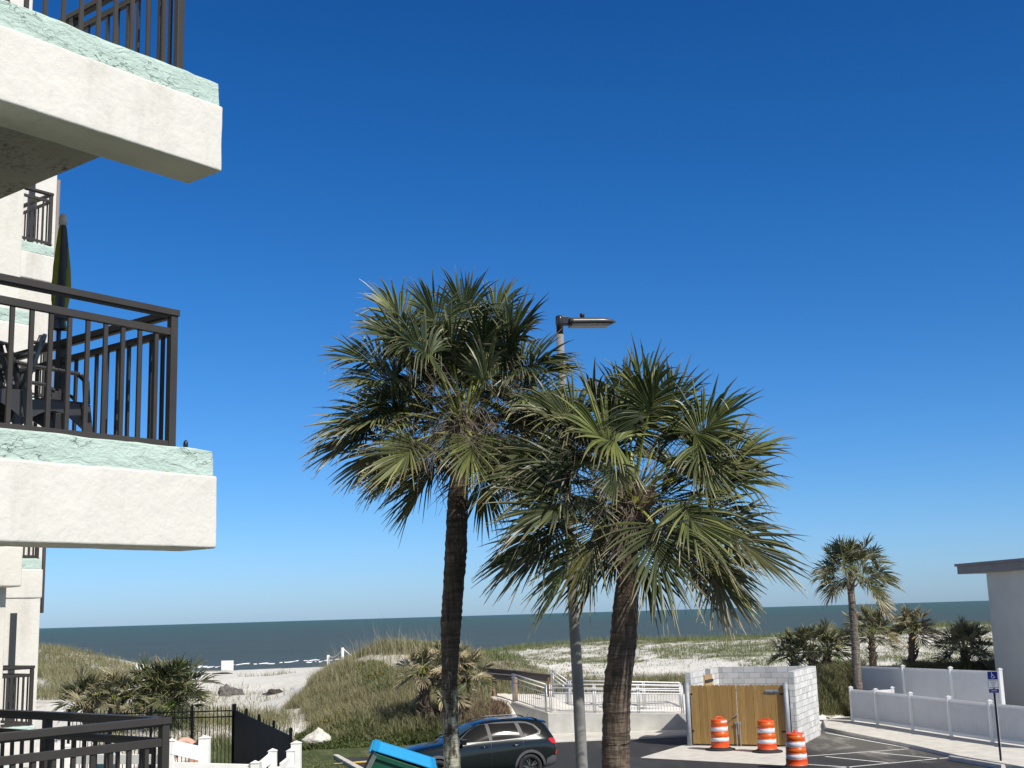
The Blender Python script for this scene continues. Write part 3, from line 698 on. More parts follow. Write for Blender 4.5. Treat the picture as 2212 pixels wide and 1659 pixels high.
# nearer palm
Y2 = 16.0
c, rd = px_line([(1228, 1333, 1376), (1302, 1325, 1379), (1377, 1318, 1376), (1451, 1307, 1368), (1525, 1301, 1362), (1600, 1301, 1361), (1659, 1301, 1361)], Y2)
bot = c[-1].copy(); bot.z = 0; c.append(bot); rd.append(rd[-1]*1.15); c = c[::-1]; rd = rd[::-1]
head2 = at(1368, 1075, Y2); c.append(at(1352, 1150, Y2)); rd.append(.17); c.append(head2+Vector((0, 0, -.1))); rd.append(.14)
ex = [(1330, 955, -.7, 140, .5, -15, 1.12, .04), (1393, 885, -.1, 92, .15, 0, 1.12, .04), (1360, 905, .3, 100, .1, 0, 1.1, .05), (1499, 938, -.4, 48, .3, 10, 1.05, .05), (1535, 1036, -.3, 12, .35, 10, .95, .07),
      (1232, 1071, -.6, 196, .6, 0, 1.08, .08), (1411, 1131, -.9, 272, .7, 0, 1.12, .08), (1473, 1084, -.75, 305, .7, 0, 1.02, .07), (1568, 1135, -.3, 325, .4, 0, 1.02, .16),
      (1290, 1120, .2, 248, .1, 0, 1.0, .2), (1205, 1125, .0, 222, .3, 0, 1.05, .2), (1270, 985, -.2, 172, .3, 0, 1.1, .05), (1541, 1200, -.1, 282, .2, 0, .85, .45), (1250, 900, .3, 150, .1, 0, 1.05, .05),
      (1440, 900, .5, 75, 0, 0, 1.0, .04), (1560, 990, .4, 30, 0, 0, .95, .08), (1500, 1150, .3, 300, .1, 0, 1.0, .2), (1190, 1000, .2, 185, .1, 0, 1.0, .1), (1335, 1000, -1.1, 250, .6, 0, .5, .05), (1505, 960, -.6, 290, .4, 0, .7, .06)]
palm(bot, head2, 'cabbage_palm', 'shorter cabbage palm with a brown bent trunk, in front and right of the lamp post', c, rd, M['trunk2'], ex, 38, .93, 23, hubr=1.12, nstalk=44, nboot=44, el=(-.8, 1.2), boot_r=.2, skipfront=True)
# a third palm stands off to the right and throws its shade on the lamp post
# far palm behind the block enclosure
Y3 = 52
c, rd = px_line([(1253, 1829, 1843), (1318, 1834, 1850), (1400, 1839, 1857), (1481, 1843, 1863)], Y3)
b0 = c[-1]+Vector((.12, 0, 0)); b0.z = tz(b0.x, b0.y)-.05; c.append(b0); rd.append(rd[-1]*1.1); c = c[::-1]; rd = rd[::-1]
h3 = at(1838, 1238, Y3); c.append(h3); rd.append(.1)
ex3 = [(1790, 1225, -.1, 175, .2, 0, .8, .1), (1800, 1200, 0, 130, .2, 0, .8, .05), (1840, 1190, 0, 92, .2, 0, .75, .05), (1880, 1200, -.2, 50, .2, 0, .8, .05), (1895, 1235, -.2, 340, .3, 0, .9, .12), (1885, 1275, -.1, 315, .2, 0, .95, .5), (1900, 1295, .1, 300, .2, 0, .8, .6), (1800, 1240, -.3, 205, .3, 0, .7, .3)]
palm(b0, h3, 'cabbage_palm', 'far cabbage palm behind the low white fence, brown leaves hanging at its right', c, rd, M['trunk3'], ex3, 34, 1.0, 31, hubr=1.0, nstalk=8, nboot=16, el=(-.55, 1.3), nseg=30, wmax=.026, wind=(.28, 0, 0), dry=.14)

def shrub_palm(cx, cy, Y, zbase, rad, n, L, label, seed, trunks=(), dry=.15, el=(-.35, 1.35), name='dwarf_palm', cat='palm shrub', wmax=.026, nseg=26):
    """low palm: several heads close to the ground, each with a few fans"""
    r_ = random.Random(seed); head = at(cx, cy, Y); base = Vector((head.x, head.y, zbase))
    root = empty(name, base, 0, label, cat)
    cr = MB(); cr.col = []; tm = MB()
    heads = trunks or [(0, 0)]
    for hx, hz in heads:
        h = head+Vector((hx, r_.uniform(-.2, .2), hz)); b_ = base+Vector((hx*.45, 0, -.05))
        mid = (h+b_)/2+Vector((hx*.1, 0, -.05))
        trunk_mesh(tm, [b_, mid, h], [.17, .15, .12], r_, 12, .1, .03); boots(tm, h, .13, max(.4, (h.z-b_.z)*.8), 26, r_)
        for i in range(n):
            az = i*2.399+r_.uniform(-.4, .4); e_ = el[0]+(el[1]-el[0])*(i+.5)/n+r_.uniform(-.2, .2)
            d = Vector((math.cos(az)*math.cos(e_), math.sin(az)*math.cos(e_), math.sin(e_)))
            hub = h+d*rad*r_.uniform(.7, 1.1); dd = (d+Vector((r_.uniform(-.3, .3), r_.uniform(-.3, .3), r_.uniform(-.4, .1)))).normalized()
            tw = r_.uniform(-.9, .9)
            frond(cr, hub, dd, Vector((d.y*tw, -d.x*tw-.2, 1)), L*r_.uniform(.8, 1.1), dry*r_.uniform(.1, 2.2), r_, nseg, fold=r_.uniform(.3, .8), wmax=wmax, droop=.5, st=4)
            petiole(cr, h, hub, .02, .010, .04, r_)
    tm.build('trunk', M['boot'], root); cr.build('crown', [M['leaf'], M['petiole']], root, open=True)
    return root
def zb(px, py, Y): p = at(px, py, Y); return tz(p.x, p.y)
shrub_palm(1745, 1405, 56, zb(1745, 1450, 56), .72, 16, .78, 'dark dwarf palm with several leaning stems just behind the block enclosure', 41, [(-.7, -.15), (.15, .1), (.9, .1)], .12)
shrub_palm(1878, 1372, 56, zb(1880, 1450, 56), .8, 26, .8, 'stocky palm directly behind the far tall palm, reaching over the white fence', 42, [(.1, .05)], .22)
shrub_palm(1955, 1368, 57, zb(1940, 1450, 57), .62, 24, .72, 'stocky palm right of the far tall palm with brown hanging lower leaves', 43, [(.25, .1)], .3)
shrub_palm(2088, 1405, 57, zb(2092, 1445, 57), .85, 34, .85, 'bushy palm between the back white fence and the pale house wall', 44, [(-.1, .0)], .2)
shrub_palm(950, 1455, 46, zb(950, 1530, 46), .65, 19, .64, 'dry straw coloured palm shrub at the left end of the timber boardwalk', 45, [(-.6, .0), (.35, .2), (.1, -.7), (.9, -.15)], .38)
shrub_palm(350, 1492, 45, zb(350, 1530, 45), .75, 24, .85, 'green palm shrub behind the black picket fence, nearest the beach gap', 46, [(-.35, 0), (.45, .05), (.1, -.5)], .08)
shrub_palm(222, 1516, 44, zb(222, 1550, 44), .7, 20, .8, 'smaller palm shrub with pink brown leaves, nearest the white building', 47, [(-.5, -.05), (.4, 0)], .2)

# ------------------------------------------------------------------ the white building at the left
E_ = Vector((.616, .788, 0)); N_ = Vector((.788, -.616, 0))      # along the balcony fronts / out of them
C1 = at(467, 971, 9.3); FL = C1.z; C1 = Vector((C1.x, C1.y, 0))
def B(a, b, z): return C1 + E_*a - N_*b + Vector((0, 0, z))
BM = Matrix(((E_.x, -N_.x, 0, C1.x), (E_.y, -N_.y, 0, C1.y), (0, 0, 1, 0), (0, 0, 0, 1)))
def bbox(mb, a0, a1, b0, b1, z0, z1): mb.box(a0, a1, b0, b1, z0, z1, BM)
def rough_box(mb, a0, a1, b0, b1, z0, z1, cell=.06, amp=.008, seed=0, rnd_edge=.02):
    """box with a fine, uneven hand-rendered surface"""
    def ticks(l, n_):
        e_ = [0, rnd_edge*.35/l, rnd_edge*.8/l, rnd_edge*1.1/l]; k = max(1, n_)
        mid = [e_[-1]+(1-2*e_[-1])*i/k for i in range(1, k)]
        return e_+mid+[1-x for x in reversed(e_)]
    def grid(o, u, v, nu, nv, nrm):
        vs = []; tu = ticks(u.length, nu); tv = ticks(v.length, nv); nu = len(tu)-1; nv = len(tv)-1
        for i in range(nu+1):
            for j in range(nv+1):
                p = o+u*tu[i]+v*tv[j]
                vs.append(p)
        fs = [(i*(nv+1)+j, (i+1)*(nv+1)+j, (i+1)*(nv+1)+j+1, i*(nv+1)+j+1) for i in range(nu) for j in range(nv)]
        return vs, fs
    dx, dy, dz = a1-a0, b1-b0, z1-z0; n = lambda l: max(1, min(70, int(l/cell)))
    o = Vector((a0, b0, z0)); X, Y, Z = Vector((dx, 0, 0)), Vector((0, dy, 0)), Vector((0, 0, dz))
    cen = Vector(((a0+a1)/2, (b0+b1)/2, (z0+z1)/2)); hx, hy, hz = dx/2, dy/2, dz/2
    for oo, u, v in ((o, X, Z), (o+Y, X, Z), (o, Y, Z), (o+X, Y, Z), (o, X, Y), (o+Z, X, Y)):
        vs, fs = grid(oo, u, v, n(u.length), n(v.length), None); out = []
        for p in vs:
            q = p-cen; r = rnd_edge      # soften the edges
            m_ = [hx-abs(q.x), hy-abs(q.y), hz-abs(q.z)]
            ins = Vector([max(-h+r, min(h-r, c)) for h, c in zip((hx, hy, hz), q)]); dl = q-ins
            if dl.length > r: q = ins+dl.normalized()*r
            nz = mnoise.noise(p*2.1+Vector((seed, 0, 0)))*.9+mnoise.noise(p*7+Vector((0, seed, 0)))*.6+mnoise.noise(p*19)*.35
            dn = dl.normalized() if dl.length > 1e-6 else Vector((0, 0, 0))
            out.append(BM @ (cen+q+dn*(nz*amp)))
        mb.add(out, fs)
hotel = empty('apartment_building', B(-2, 3, 0), 0, 'white apartment building with mint green balcony edges and dark railings', 'building')
def weld(o, d=.0005):
    bm = bmesh.new(); bm.from_mesh(o.data); bmesh.ops.remove_doubles(bm, verts=bm.verts, dist=d); bmesh.ops.recalc_face_normals(bm, faces=bm.faces); bm.to_mesh(o.data); bm.free(); return o
def slab(zt, a0, seed):
    mb = MB(); rough_box(mb, a0, 0.02, 0, .43, zt-.74, zt-.2, .05, .006, seed, .018)
    s_ = weld(mb.build('balcony_beam', M['stucco'], hotel, smooth=True))
    mb = MB(); rough_box(mb, a0, 0, .02, .41, zt-.215, zt, .022, .012, seed+3, .018); weld(mb.build('green_curb', M['mint'], s_, smooth=True))
    mb = MB(); bbox(mb, a0, -.3, .42, 4.6, zt-.40, zt-.03); mb.build('balcony_slab', M['ceiling'], hotel, label='stained rough balcony floor slab, seen from below')
def railing(zt, a0, ac, bF, bR, spacing=.145, name='railing'):
    """two straight runs that meet at the corner post (ac, bF): along the front to a0 and back to bR"""
    rl = MB(); lows = {}
    for (p, q) in (((a0, bF), (ac, bF)), ((ac, bF), (ac, bR))):
        P0, P1 = B(*p, 0), B(*q, 0); d = (P1-P0).normalized()
        for zc, w, h in ((zt+1.045, .075, .05), (zt+.895, .04, .055), (zt+.035, .04, .05)):
            ex = .04 if zc > zt+1 else -.02
            (rl if zc > zt+1 else lows.setdefault(zc, MB())).bar(P0-d*ex+Vector((0, 0, zc)), P1+d*ex+Vector((0, 0, zc)), w, h)
        rl.bar(P0+Vector((0, 0, zt+1.016)), P1+Vector((0, 0, zt+1.016)), .045, .02)
    r0 = rl.build(name, M['bronze'], hotel, bevel=.004)
    for mb_ in lows.values(): mb_.build('rail', M['bronze'], r0, bevel=.003)
    for (a, b) in [(ac, bF), (a0, bF), (ac, bR)]+[(ac, bF+1.5)]*(bR-bF > 2.2):
        pm = MB(); p = B(a, b, 0); s_ = BM.to_3x3()
        bbox(pm, a-.031, a+.031, b-.028, b+.028, zt-.02, zt+1.02); bbox(pm, a-.045, a+.045, b-.045, b+.045, zt+.001, zt+.012)
        pm.build('post', M['bronze'], r0, bevel=.003)
    a = ac-spacing
    while a > a0+.05:
        bm_ = MB(); bbox(bm_, a-.016, a+.016, bF-.0095, bF+.0095, zt+.05, zt+.88); bm_.build('baluster', M['bronze'], r0); a -= spacing
    b = bF+spacing*.8
    while b < bR-.05:
        bm_ = MB(); bbox(bm_, ac-.0095, ac+.0095, b-.016, b+.016, zt+.05, zt+.88); bm_.build('baluster', M['bronze'], r0); b += spacing
    return r0
LV = 3.03
slab(FL, -5.2, 1); slab(FL+LV-.08, -5.2, 5)
railing(FL, -2.6, -.27, .2, 3.0); railing(FL+LV-.08, -2.6, -.27, .2, 3.0); railing(FL-LV+.02, -2.6, -.27, .2, 3.0)
mb = MB(); rough_box(mb, -5.2, .02, 0, .43, FL-LV-.72, FL-LV-.18, .15, .005, 8, .02); weld(mb.build('balcony_beam', M['stucco'], hotel, smooth=True))
mb = MB(); bbox(mb, -5.2, -.3, .42, 4.6, FL-LV-.38, FL-LV-.18); mb.build('balcony_slab', M['concrete'], hotel)
mb = MB(); bbox(mb, -9, -.32, 4.6, 4.9, 0, 14.5); mb.build('wall', M['stucco'], hotel)
# pillar below the top balcony beam, just inside the frame
mb = MB(); bbox(mb, -4.0, -1.80, .30, .55, 0, FL-LV-.72)
bbox(mb, -4.0, -1.80, .45, .62, FL-LV-.18, FL-.74); bbox(mb, -4.0, -1.80, .45, .62, FL, FL+LV-.76)
mb.build('pillar', M['stucco'], hotel, bevel=.02)
# hook left on the green curb beyond the railing
mb = MB(); h = B(-.19, .12, FL); mb.lathe([(.018, 0), (.018, .045), (.012, .06), (.004, .068)], 10, h); mb.build('bolt_cap', M['black_metal'], hotel, smooth=True)

M['bay_shade'] = simple('recess_shade', (.035, .038, .04), .25, 0, .1, 3)  # flat dark tone for the shade in the far wing's bay
# the two stepped wings farther along the building
def wing(a0, a1, b0, wall_a1, recess_b, seed, rail_a0, full_wall=None):
    zs = [FL-LV*2, FL-LV, FL, FL+LV, FL+2*LV]
    for i, zt in enumerate(zs):
        mb = MB(); rough_box(mb, a0, a1, b0, b0+.3, zt-.74, zt-.2, .3, .008, seed+i, .03); s_ = weld(mb.build('balcony_beam', M['stucco'], hotel, smooth=True))
        mb = MB(); rough_box(mb, a0, a1-.02, b0+.02, b0+.28, zt-.215, zt, .1, .02, seed+i+9, .03); weld(mb.build('green_curb', M['mint'], s_, smooth=True))
        mb = MB(); bbox(mb, a0, a1-.2, b0+.28, recess_b+.1, zt-.42, zt-.22); mb.build('balcony_slab', M['stucco'], hotel)
# wing A, nearer
def px_to_ab(px, py, b):      # a on the plane b for a photo pixel
    d = ray(px, py); o = EYE-C1; t = (-b-o.dot(N_))/d.dot(N_); p = EYE+d*t; return (p-C1).dot(E_)
bA = 8.0; aA = px_to_ab(52, 1180, bA); wA = px_to_ab(56, 450, bA+.25)
wing(aA-3, aA, bA, wA, bA+1.5, 20, 0)
mb = MB(); bbox(mb, wA-6, wA, bA+.3, bA+.6, 0, 14.5); mb.build('wall', M['stucco'], hotel, bevel=.02)
bB = 13.95; aB = px_to_ab(93, 1260, bB); wB = px_to_ab(84, 1400, bB+1.6); wb0 = px_to_ab(18, 1400, bB+.3)
wing(wb0-1, aB, bB, 0, bB+1.6, 40, 0)
mb = MB(); bbox(mb, wb0-5, wB, bB+1.6, bB+1.9, 0, 14.5); mb.build('wall', M['stucco'], hotel, bevel=.02)
for zt in (FL-LV, FL-2*LV+.08, FL, FL+LV+.05, FL+2*LV+.05):
    railing(zt, aB-1.4, aB-.08, bB+.12, bB+1.4, .16)
mb = MB(); p = B(wB+.055, bB+1.66, 0); mb.tube([p+Vector((0, 0, 4.9)), p+Vector((0, 0, 14))], .05, 8)
mb.build('downspout', M['roof_trim'], hotel, smooth=True)
# mint plinth and lettering panel low on the far wing
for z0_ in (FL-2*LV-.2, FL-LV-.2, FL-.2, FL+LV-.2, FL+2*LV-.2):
    mb = MB(); bbox(mb, px_to_ab(20, 1400, bB+1.58), px_to_ab(33, 1400, bB+1.58), bB+1.56, bB+1.598, z0_, z0_+2.25); mb.build('shade_strip', M['bay_shade'], hotel)  # dark strips stand in for the shade of the recessed bay
mb = MB(); bbox(mb, wb0-1, wB+.05, bB+1.45, bB+1.6, .4, 1.15); mb.build('green_plinth', M['mint'], hotel)

# ------------------------------------------------------------------ things on the middle balcony
def chair(loc, rz, label):
    root = empty('patio_chair', loc, rz, label, 'chair', 'black plastic chairs on the balcony')
    s_ = MB()
    n = 8; vs = []; fs = []
    for i in range(n+1):
        for j in range(n+1):
            u, v = i/n*2-1, j/n*2-1; vs.append((v*.235, u*.23, .42-.025*(1-u*u)*(1-v*v)+.02*(u*u)+(-.03 if v < -.7 else 0)))
    fs = [(i*(n+1)+j, i*(n+1)+j+1, (i+1)*(n+1)+j+1, (i+1)*(n+1)+j) for i in range(n) for j in range(n)]
    s_.add(vs, fs); o = s_.build('seat', M['black_plastic'], root, world=False, smooth=True); md = o.modifiers.new('t', 'SOLIDIFY'); md.thickness = .018
    b_ = MB()
    vs = []; fs = []
    for i in range(9):
        for j in range(9):
            u = i/8*2-1; t = j/8; w = .22+.02*math.sin(t*3)-(.05 if t > .95 else 0)
            vs.append((-.23-.14*t-.02*(1-u*u), u*w, .42+.46*t-(.05*u*u if t > .9 else 0)))
    for i in range(8):
        for j in range(8):
            if i in (1, 3, 5, 7) and 2 <= j <= 6 and i != 8: 
                if i in (1, 3, 5): continue
            fs.append((i*9+j, i*9+j+1, (i+1)*9+j+1, (i+1)*9+j))
    b_.add(vs, fs); o = b_.build('backrest', M['black_plastic'], root, world=False, smooth=True); md = o.modifiers.new('t', 'SOLIDIFY'); md.thickness = .018
    for sy in (-1, 1):
        a = MB(); y = sy*.27
        pts = [(-.32, y, .68), (-.2, y*1.02, .665), (0, y*1.05, .655), (.17, y*1.03, .645), (.235, y, .60), (.25, y*.98, .42)]
        for p, q in zip(pts[:-1], pts[1:]): a.bar(p, q, .055, .022)
        a.build('armrest', M['black_plastic'], root, world=False, bevel=.006)
        for sx in (-1, 1):
            l = MB(); x0 = .25 if sx > 0 else -.26
            l.add([(x0-.045, y*.92-.02, .42), (x0+.03, y*.92-.02, .42), (x0+.03, y*.92+.02, .42), (x0-.045, y*.92+.02, .42),
                   (x0+sx*.05-.02, y*1.05-.012, 0), (x0+sx*.05+.02, y*1.05-.012, 0), (x0+sx*.05+.02, y*1.05+.012, 0), (x0+sx*.05-.02, y*1.05+.012, 0)],
                  [(0, 1, 2, 3), (7, 6, 5, 4), (0, 4, 5, 1), (1, 5, 6, 2), (2, 6, 7, 3), (3, 7, 4, 0)])
            l.build('leg', M['black_plastic'], root, world=False, bevel=.004)
        ap = MB(); vs = []
        for k in range(9):
            t = k/8; x = -.24+.48*t; zz_ = .42-.20+.13*math.sin(math.pi*t); vs += [(x, y*.93, .42), (x, y*.93, zz_)]
        ap.add(vs, [(2*k, 2*k+2, 2*k+3, 2*k+1) for k in range(8)]); o = ap.build('apron', M['black_plastic'], root, world=False); md = o.modifiers.new('t', 'SOLIDIFY'); md.thickness = .014
    return root
fz = FL-.03
erz = math.atan2(E_.y, E_.x)
def floor_at(px, b): 
    a = px_to_ab(px, 900, b); return B(a, b, fz)
chair(floor_at(85, 1.15), erz-.12, 'black plastic chair beside the closed umbrella, seen side on through the railing')
chair(floor_at(-30, .95), erz+2.6, 'black plastic chair cut off by the left edge of the picture')
# closed parasol
ub = floor_at(120, 1.75)
um = empty('patio_umbrella', ub, 0, 'closed yellow and grey patio umbrella standing on the middle balcony', 'umbrella')
pm = MB(); pm.tube([(0, 0, 0), (0, 0, 2.02)], .019, 10); pm.build('pole', M['black_metal'], um, world=False, smooth=True)
bs = MB(); bs.lathe([(.23, 0), (.23, .05), (.12, .09), (.03, .11), (.03, .3)], 20); bs.build('base', M['black_plastic'], um, world=False, smooth=True)
M['umb_y'] = simple('yellow_green_canvas', (.20, .20, .012), .8, 0, .15, 6); M['umb_g'] = simple('grey_canvas', (.055, .06, .07), .8, 0, .15, 6)
cv = MB(); nseg_ = 96; prof = [(.028, 1.93), (.045, 1.87), (.058, 1.70), (.078, 1.48), (.088, 1.30), (.080, 1.16), (.060, 1.02), (.050, .97), (.062, .90), (.085, .85)]
ztop = at(135, 480, ub.y).z-ub.z; kz = (ztop-(at(135, 712, ub.y).z-ub.z))/(1.95-.85)
vs = []
for r_, z_ in prof:
    r_ *= .66
    for j in range(nseg_):
        a = 6.28318*j/nseg_; w = 1+.28*math.cos(a*5+z_*3.2)*min(1, (1.95-z_)*3); vs.append((r_*w*math.cos(a)*1.15, r_*w*math.sin(a)*1.15, ztop+(z_-1.95)*kz))
for i in range(len(prof)-1):
    for j in range(nseg_):
        cv.k = 1 if (int((j+i*.9) / (nseg_/8)) % 8) in (6, 7, 2) else 0
        cv.add([], [])
        cv.f.append((i*nseg_+j, i*nseg_+(j+1) % nseg_, (i+1)*nseg_+(j+1) % nseg_, (i+1)*nseg_+j)); cv.mi.append(cv.k)
cv.v = vs; cv.build('canopy', [M['umb_y'], M['umb_g']], um, world=False, smooth=True)
cp = MB(); cp.lathe([(.034, ztop-.03), (.036, ztop+.04), (.02, ztop+.07), (.006, ztop+.075)], 14); cp.build('cap', M['sign_white'], um, world=False, smooth=True)
st_ = MB(); st_.lathe([(.07, ztop-.97*kz), (.072, ztop-1.0*kz)], 20); st_.build('strap', M['umb_g'], um, world=False, smooth=True)
cr_ = MB(); cr_.tube([(0, 0, .62), (.06, -.03, .64), (.13, -.05, .63), (.17, -.06, .60)], [.014, .012, .012, .018], 8); cr_.build('crank', M['black_metal'], um, world=False, smooth=True)

# ------------------------------------------------------------------ parking lot, kerbs, concrete
def xy(px, py, z=0): p = onz(px, py, z); return (p.x, p.y)
edgeL = [xy(742, 1659), xy(700, 1618)]
lot = [(-9, 14), (40, 14), (40, 37)]+[xy(2212, 1668), xy(2073, 1640), xy(1977, 1617), xy(1783, 1578), xy(1640, 1570), xy(1484, 1590), xy(1363, 1596), xy(1196, 1603), xy(1000, 1609), xy(700, 1619)]+[xy(772, 1668), (-5.4, 25), (-6.2, 20)]
sheet('parking_lot', lot, 0.0, M['asphalt'], kind='structure', open=True)
# concrete strip behind the lot, at the left of the car and in front of the ramp wall
sheet('pavement', [xy(690, 1617), xy(760, 1607), xy(900, 1602), xy(1186, 1587), xy(1484, 1578), xy(1484, 1592), xy(1363, 1597), xy(1196, 1604), xy(1000, 1610), xy(800, 1622), xy(720, 1627)], .07, M['concrete'], .12, kind='structure')
sheet('kerb', [xy(692, 1619), xy(699, 1617), xy(786, 1664), xy(774, 1667)], .08, M['concrete'], .14, kind='structure')
sheet('pavement', [xy(640, 1690), xy(775, 1668), (-4.0, 12), (-9, 12)], .03, M['concrete'], .06, kind='structure')
# pad in front of the gates
sheet('concrete_pad', [xy(1478, 1609), xy(1712, 1613), xy(1703, 1654), xy(1383, 1637)], .012, M['concrete'], .06, kind='structure')
sheet('pavement', [xy(1783, 1571, .12), xy(1977, 1610, .12), xy(2073, 1632, .12), xy(2240, 1661, .12), (19.5, 32), (21, 40), xy(2230, 1590, .12), xy(2035, 1585, .12), xy(1834, 1548, .12), xy(1776, 1548, .12)], .12, M['concrete'], .2, kind='structure')
def line(a, b, w=.10, mat='line_paint', z=.006, name='painted_line'):
    A_, B_ = Vector((*xy(*a), z)), Vector((*xy(*b), z)); d = (B_-A_).normalized(); s_ = Vector((-d.y, d.x, 0))*w/2
    mb = MB(); mb.add([A_-s_, B_-s_, B_+s_, A_+s_], [(0, 1, 2, 3)]); return mb.build(name, M[mat], kind='structure', open=True)
for q in (((1738, 1634), (1963, 1618)), ((1783, 1634.5), (1918, 1648)), ((1740, 1666), (2070, 1635)), ((1881, 1625), (2031, 1639.5)), ((1783, 1583), (1884, 1602)), ((1738, 1651), (1840, 1658)), ((1884, 1602), (1963, 1616))): line(*q)
line((716, 1634), (850, 1627), .14); line((722, 1650), (840, 1640), .10)
line((756, 1648), (830, 1644), .30, 'yellow', .007, 'painted_line')
# wheel stop
ws = MB(); a, b_ = onz(2053, 1642), onz(2168, 1662); d = (b_-a).normalized(); s_ = Vector((-d.y, d.x, 0))
prof = [(-.08, 0), (-.065, .10), (-.045, .125), (.045, .125), (.065, .10), (.08, 0)]
vs = [p+s_*u+Vector((0, 0, z+.004)) for p in (a, b_) for u, z in prof]; n = 6
ws.add(vs, [tuple(range(n-1, -1, -1)), tuple(range(n, 2*n))]+[(i, (i+1) % n, n+(i+1) % n, n+i) for i in range(n)])
ws.build('wheel_stop', M['concrete'], label='low concrete wheel stop on the asphalt below the blue sign', cat='wheel stop', bevel=.01)

# ------------------------------------------------------------------ block enclosure with wooden gates
def mk_block():
    m_, nt, p = newmat('grey_concrete_block'); uv = nt.nodes.new('ShaderNodeUVMap')
    br = nt.nodes.new('ShaderNodeTexBrick'); nt.links.new(uv.outputs[0], br.inputs[0])
    br.inputs['Scale'].default_value = 1; br.inputs['Brick Width'].default_value = .406; br.inputs['Row Height'].default_value = .203; br.inputs['Mortar Size'].default_value = .009; br.inputs['Mortar Smooth'].default_value = .1
    br.inputs['Color1'].default_value = (.42, .425, .42, 1); br.inputs['Color2'].default_value = (.66, .66, .64, 1); br.inputs['Mortar'].default_value = (.22, .22, .215, 1); br.offset = .5
    v = coords(nt); c = mix(nt, br.outputs['Color'], (.62, .62, .60), ramp(nt, noise(nt, v, 3.5, 6, .7), [(.45, (0, 0, 0)), (.62, (1, 1, 1))]))
    c = mix(nt, br.outputs['Color'], c, .6)
    nt.links.new(c, p.inputs['Base Color']); p.inputs['Roughness'].default_value = .95
    h = mth(nt, 'SUBTRACT', mth(nt, 'MULTIPLY', noise(nt, v, 40, 3), .3), br.outputs['Fac']); bump(nt, p, h, .6, .01); return m_
M['block'] = mk_block()
G0, G1 = onz(1487, 1611), onz(1712, 1614.5); U_ = (G1-G0); GW = U_.length; U_.normalize(); V_ = Vector((-U_.y, U_.x, 0))
GM = Matrix(((U_.x, V_.x, 0, G0.x), (U_.y, V_.y, 0, G0.y), (0, 0, 1, 0), (0, 0, 0, 1)))
enc = empty('block_enclosure', GM @ Vector((GW/2, 2, 0)), 0, 'grey concrete block bin enclosure standing behind the orange barrels', 'enclosure')
def block_wall(x0, x1, y0, y1, z1=2.44, uo=0):
    mb = MB(); mb.box(x0, x1, y0, y1, -.05, z1, GM); o = mb.build('block_wall', M['block'], enc, bevel=.006)
    me = o.data; uvl = me.uv_layers.new(name='uv'); inv = GM.inverted() @ wmat(o)
    for pl in me.polygons:
        nl = (inv.to_3x3() @ pl.normal)
        for li in pl.loop_indices:
            q = inv @ me.vertices[me.loops[li].vertex_index].co
            uvl.data[li].uv = (q.y+uo, q.z) if abs(nl.x) > .7 else ((q.x+uo+.1, q.z) if abs(nl.z) < .7 else (q.x, q.y))
    return o
DP = 3.9; TH = .2
block_wall(-.03, -.03+TH, .15, 1.75); block_wall(-.03, -.03+TH, 2.75, DP+.2, uo=.15)
block_wall(-.03+TH+.004, GW-.02, DP, DP+TH)
block_wall(GW-.02+.004, GW-.02+TH, .15, DP+TH, uo=.1)
# low side_door in the left wall
mb = MB(); mb.box(.19, .23, 1.72, 2.75, .08, 2.26, GM); mb.build('side_door', M['planks'] if 'planks' in M else simple('side_door_wood', (.42, .28, .13), .8), enc)
mb = MB(); mb.box(.232, .262, 1.72, 2.75, 2.0, 2.09, GM); mb.build('door_brace', M['black_metal'], enc)
def mk_planks():
    m_, nt, p = newmat('new_fence_pine'); v = coords(nt, 'Object', (1, 1, .12))
    tc_ = coords(nt, 'Object'); sep = nt.nodes.new('ShaderNodeSeparateXYZ'); nt.links.new(tc_, sep.inputs[0])
    k = mth(nt, 'FLOOR', mth(nt, 'DIVIDE', sep.outputs[0], .1405)); wn_ = nt.nodes.new('ShaderNodeTexWhiteNoise'); wn_.noise_dimensions = '1D'; nt.links.new(k, wn_.inputs['W'])
    g_ = noise(nt, coords(nt, 'Object', (14, 1, .8)), 2, 5, .6, .5)
    c = ramp(nt, g_, [(.3, (.29, .17, .050)), (.55, (.44, .275, .088)), (.8, (.52, .34, .12))])
    c = mix(nt, c, (.27, .16, .045), mth(nt, 'MULTIPLY', wn_.outputs[0], .7))
    kn = ramp(nt, noise(nt, coords(nt, 'Object', (9, 1, 5)), 1.1, 2), [(.70, (0, 0, 0)), (.74, (1, 1, 1))]); c = mix(nt, c, (.13, .07, .03), kn)
    nt.links.new(c, p.inputs['Base Color']); p.inputs['Roughness'].default_value = .75; bump(nt, p, g_, .2, .004); return m_
M['planks'] = mk_planks()
gate_g = 'wooden gate leaves of the block enclosure'
gm0 = .17; half = (GW-.34)/2
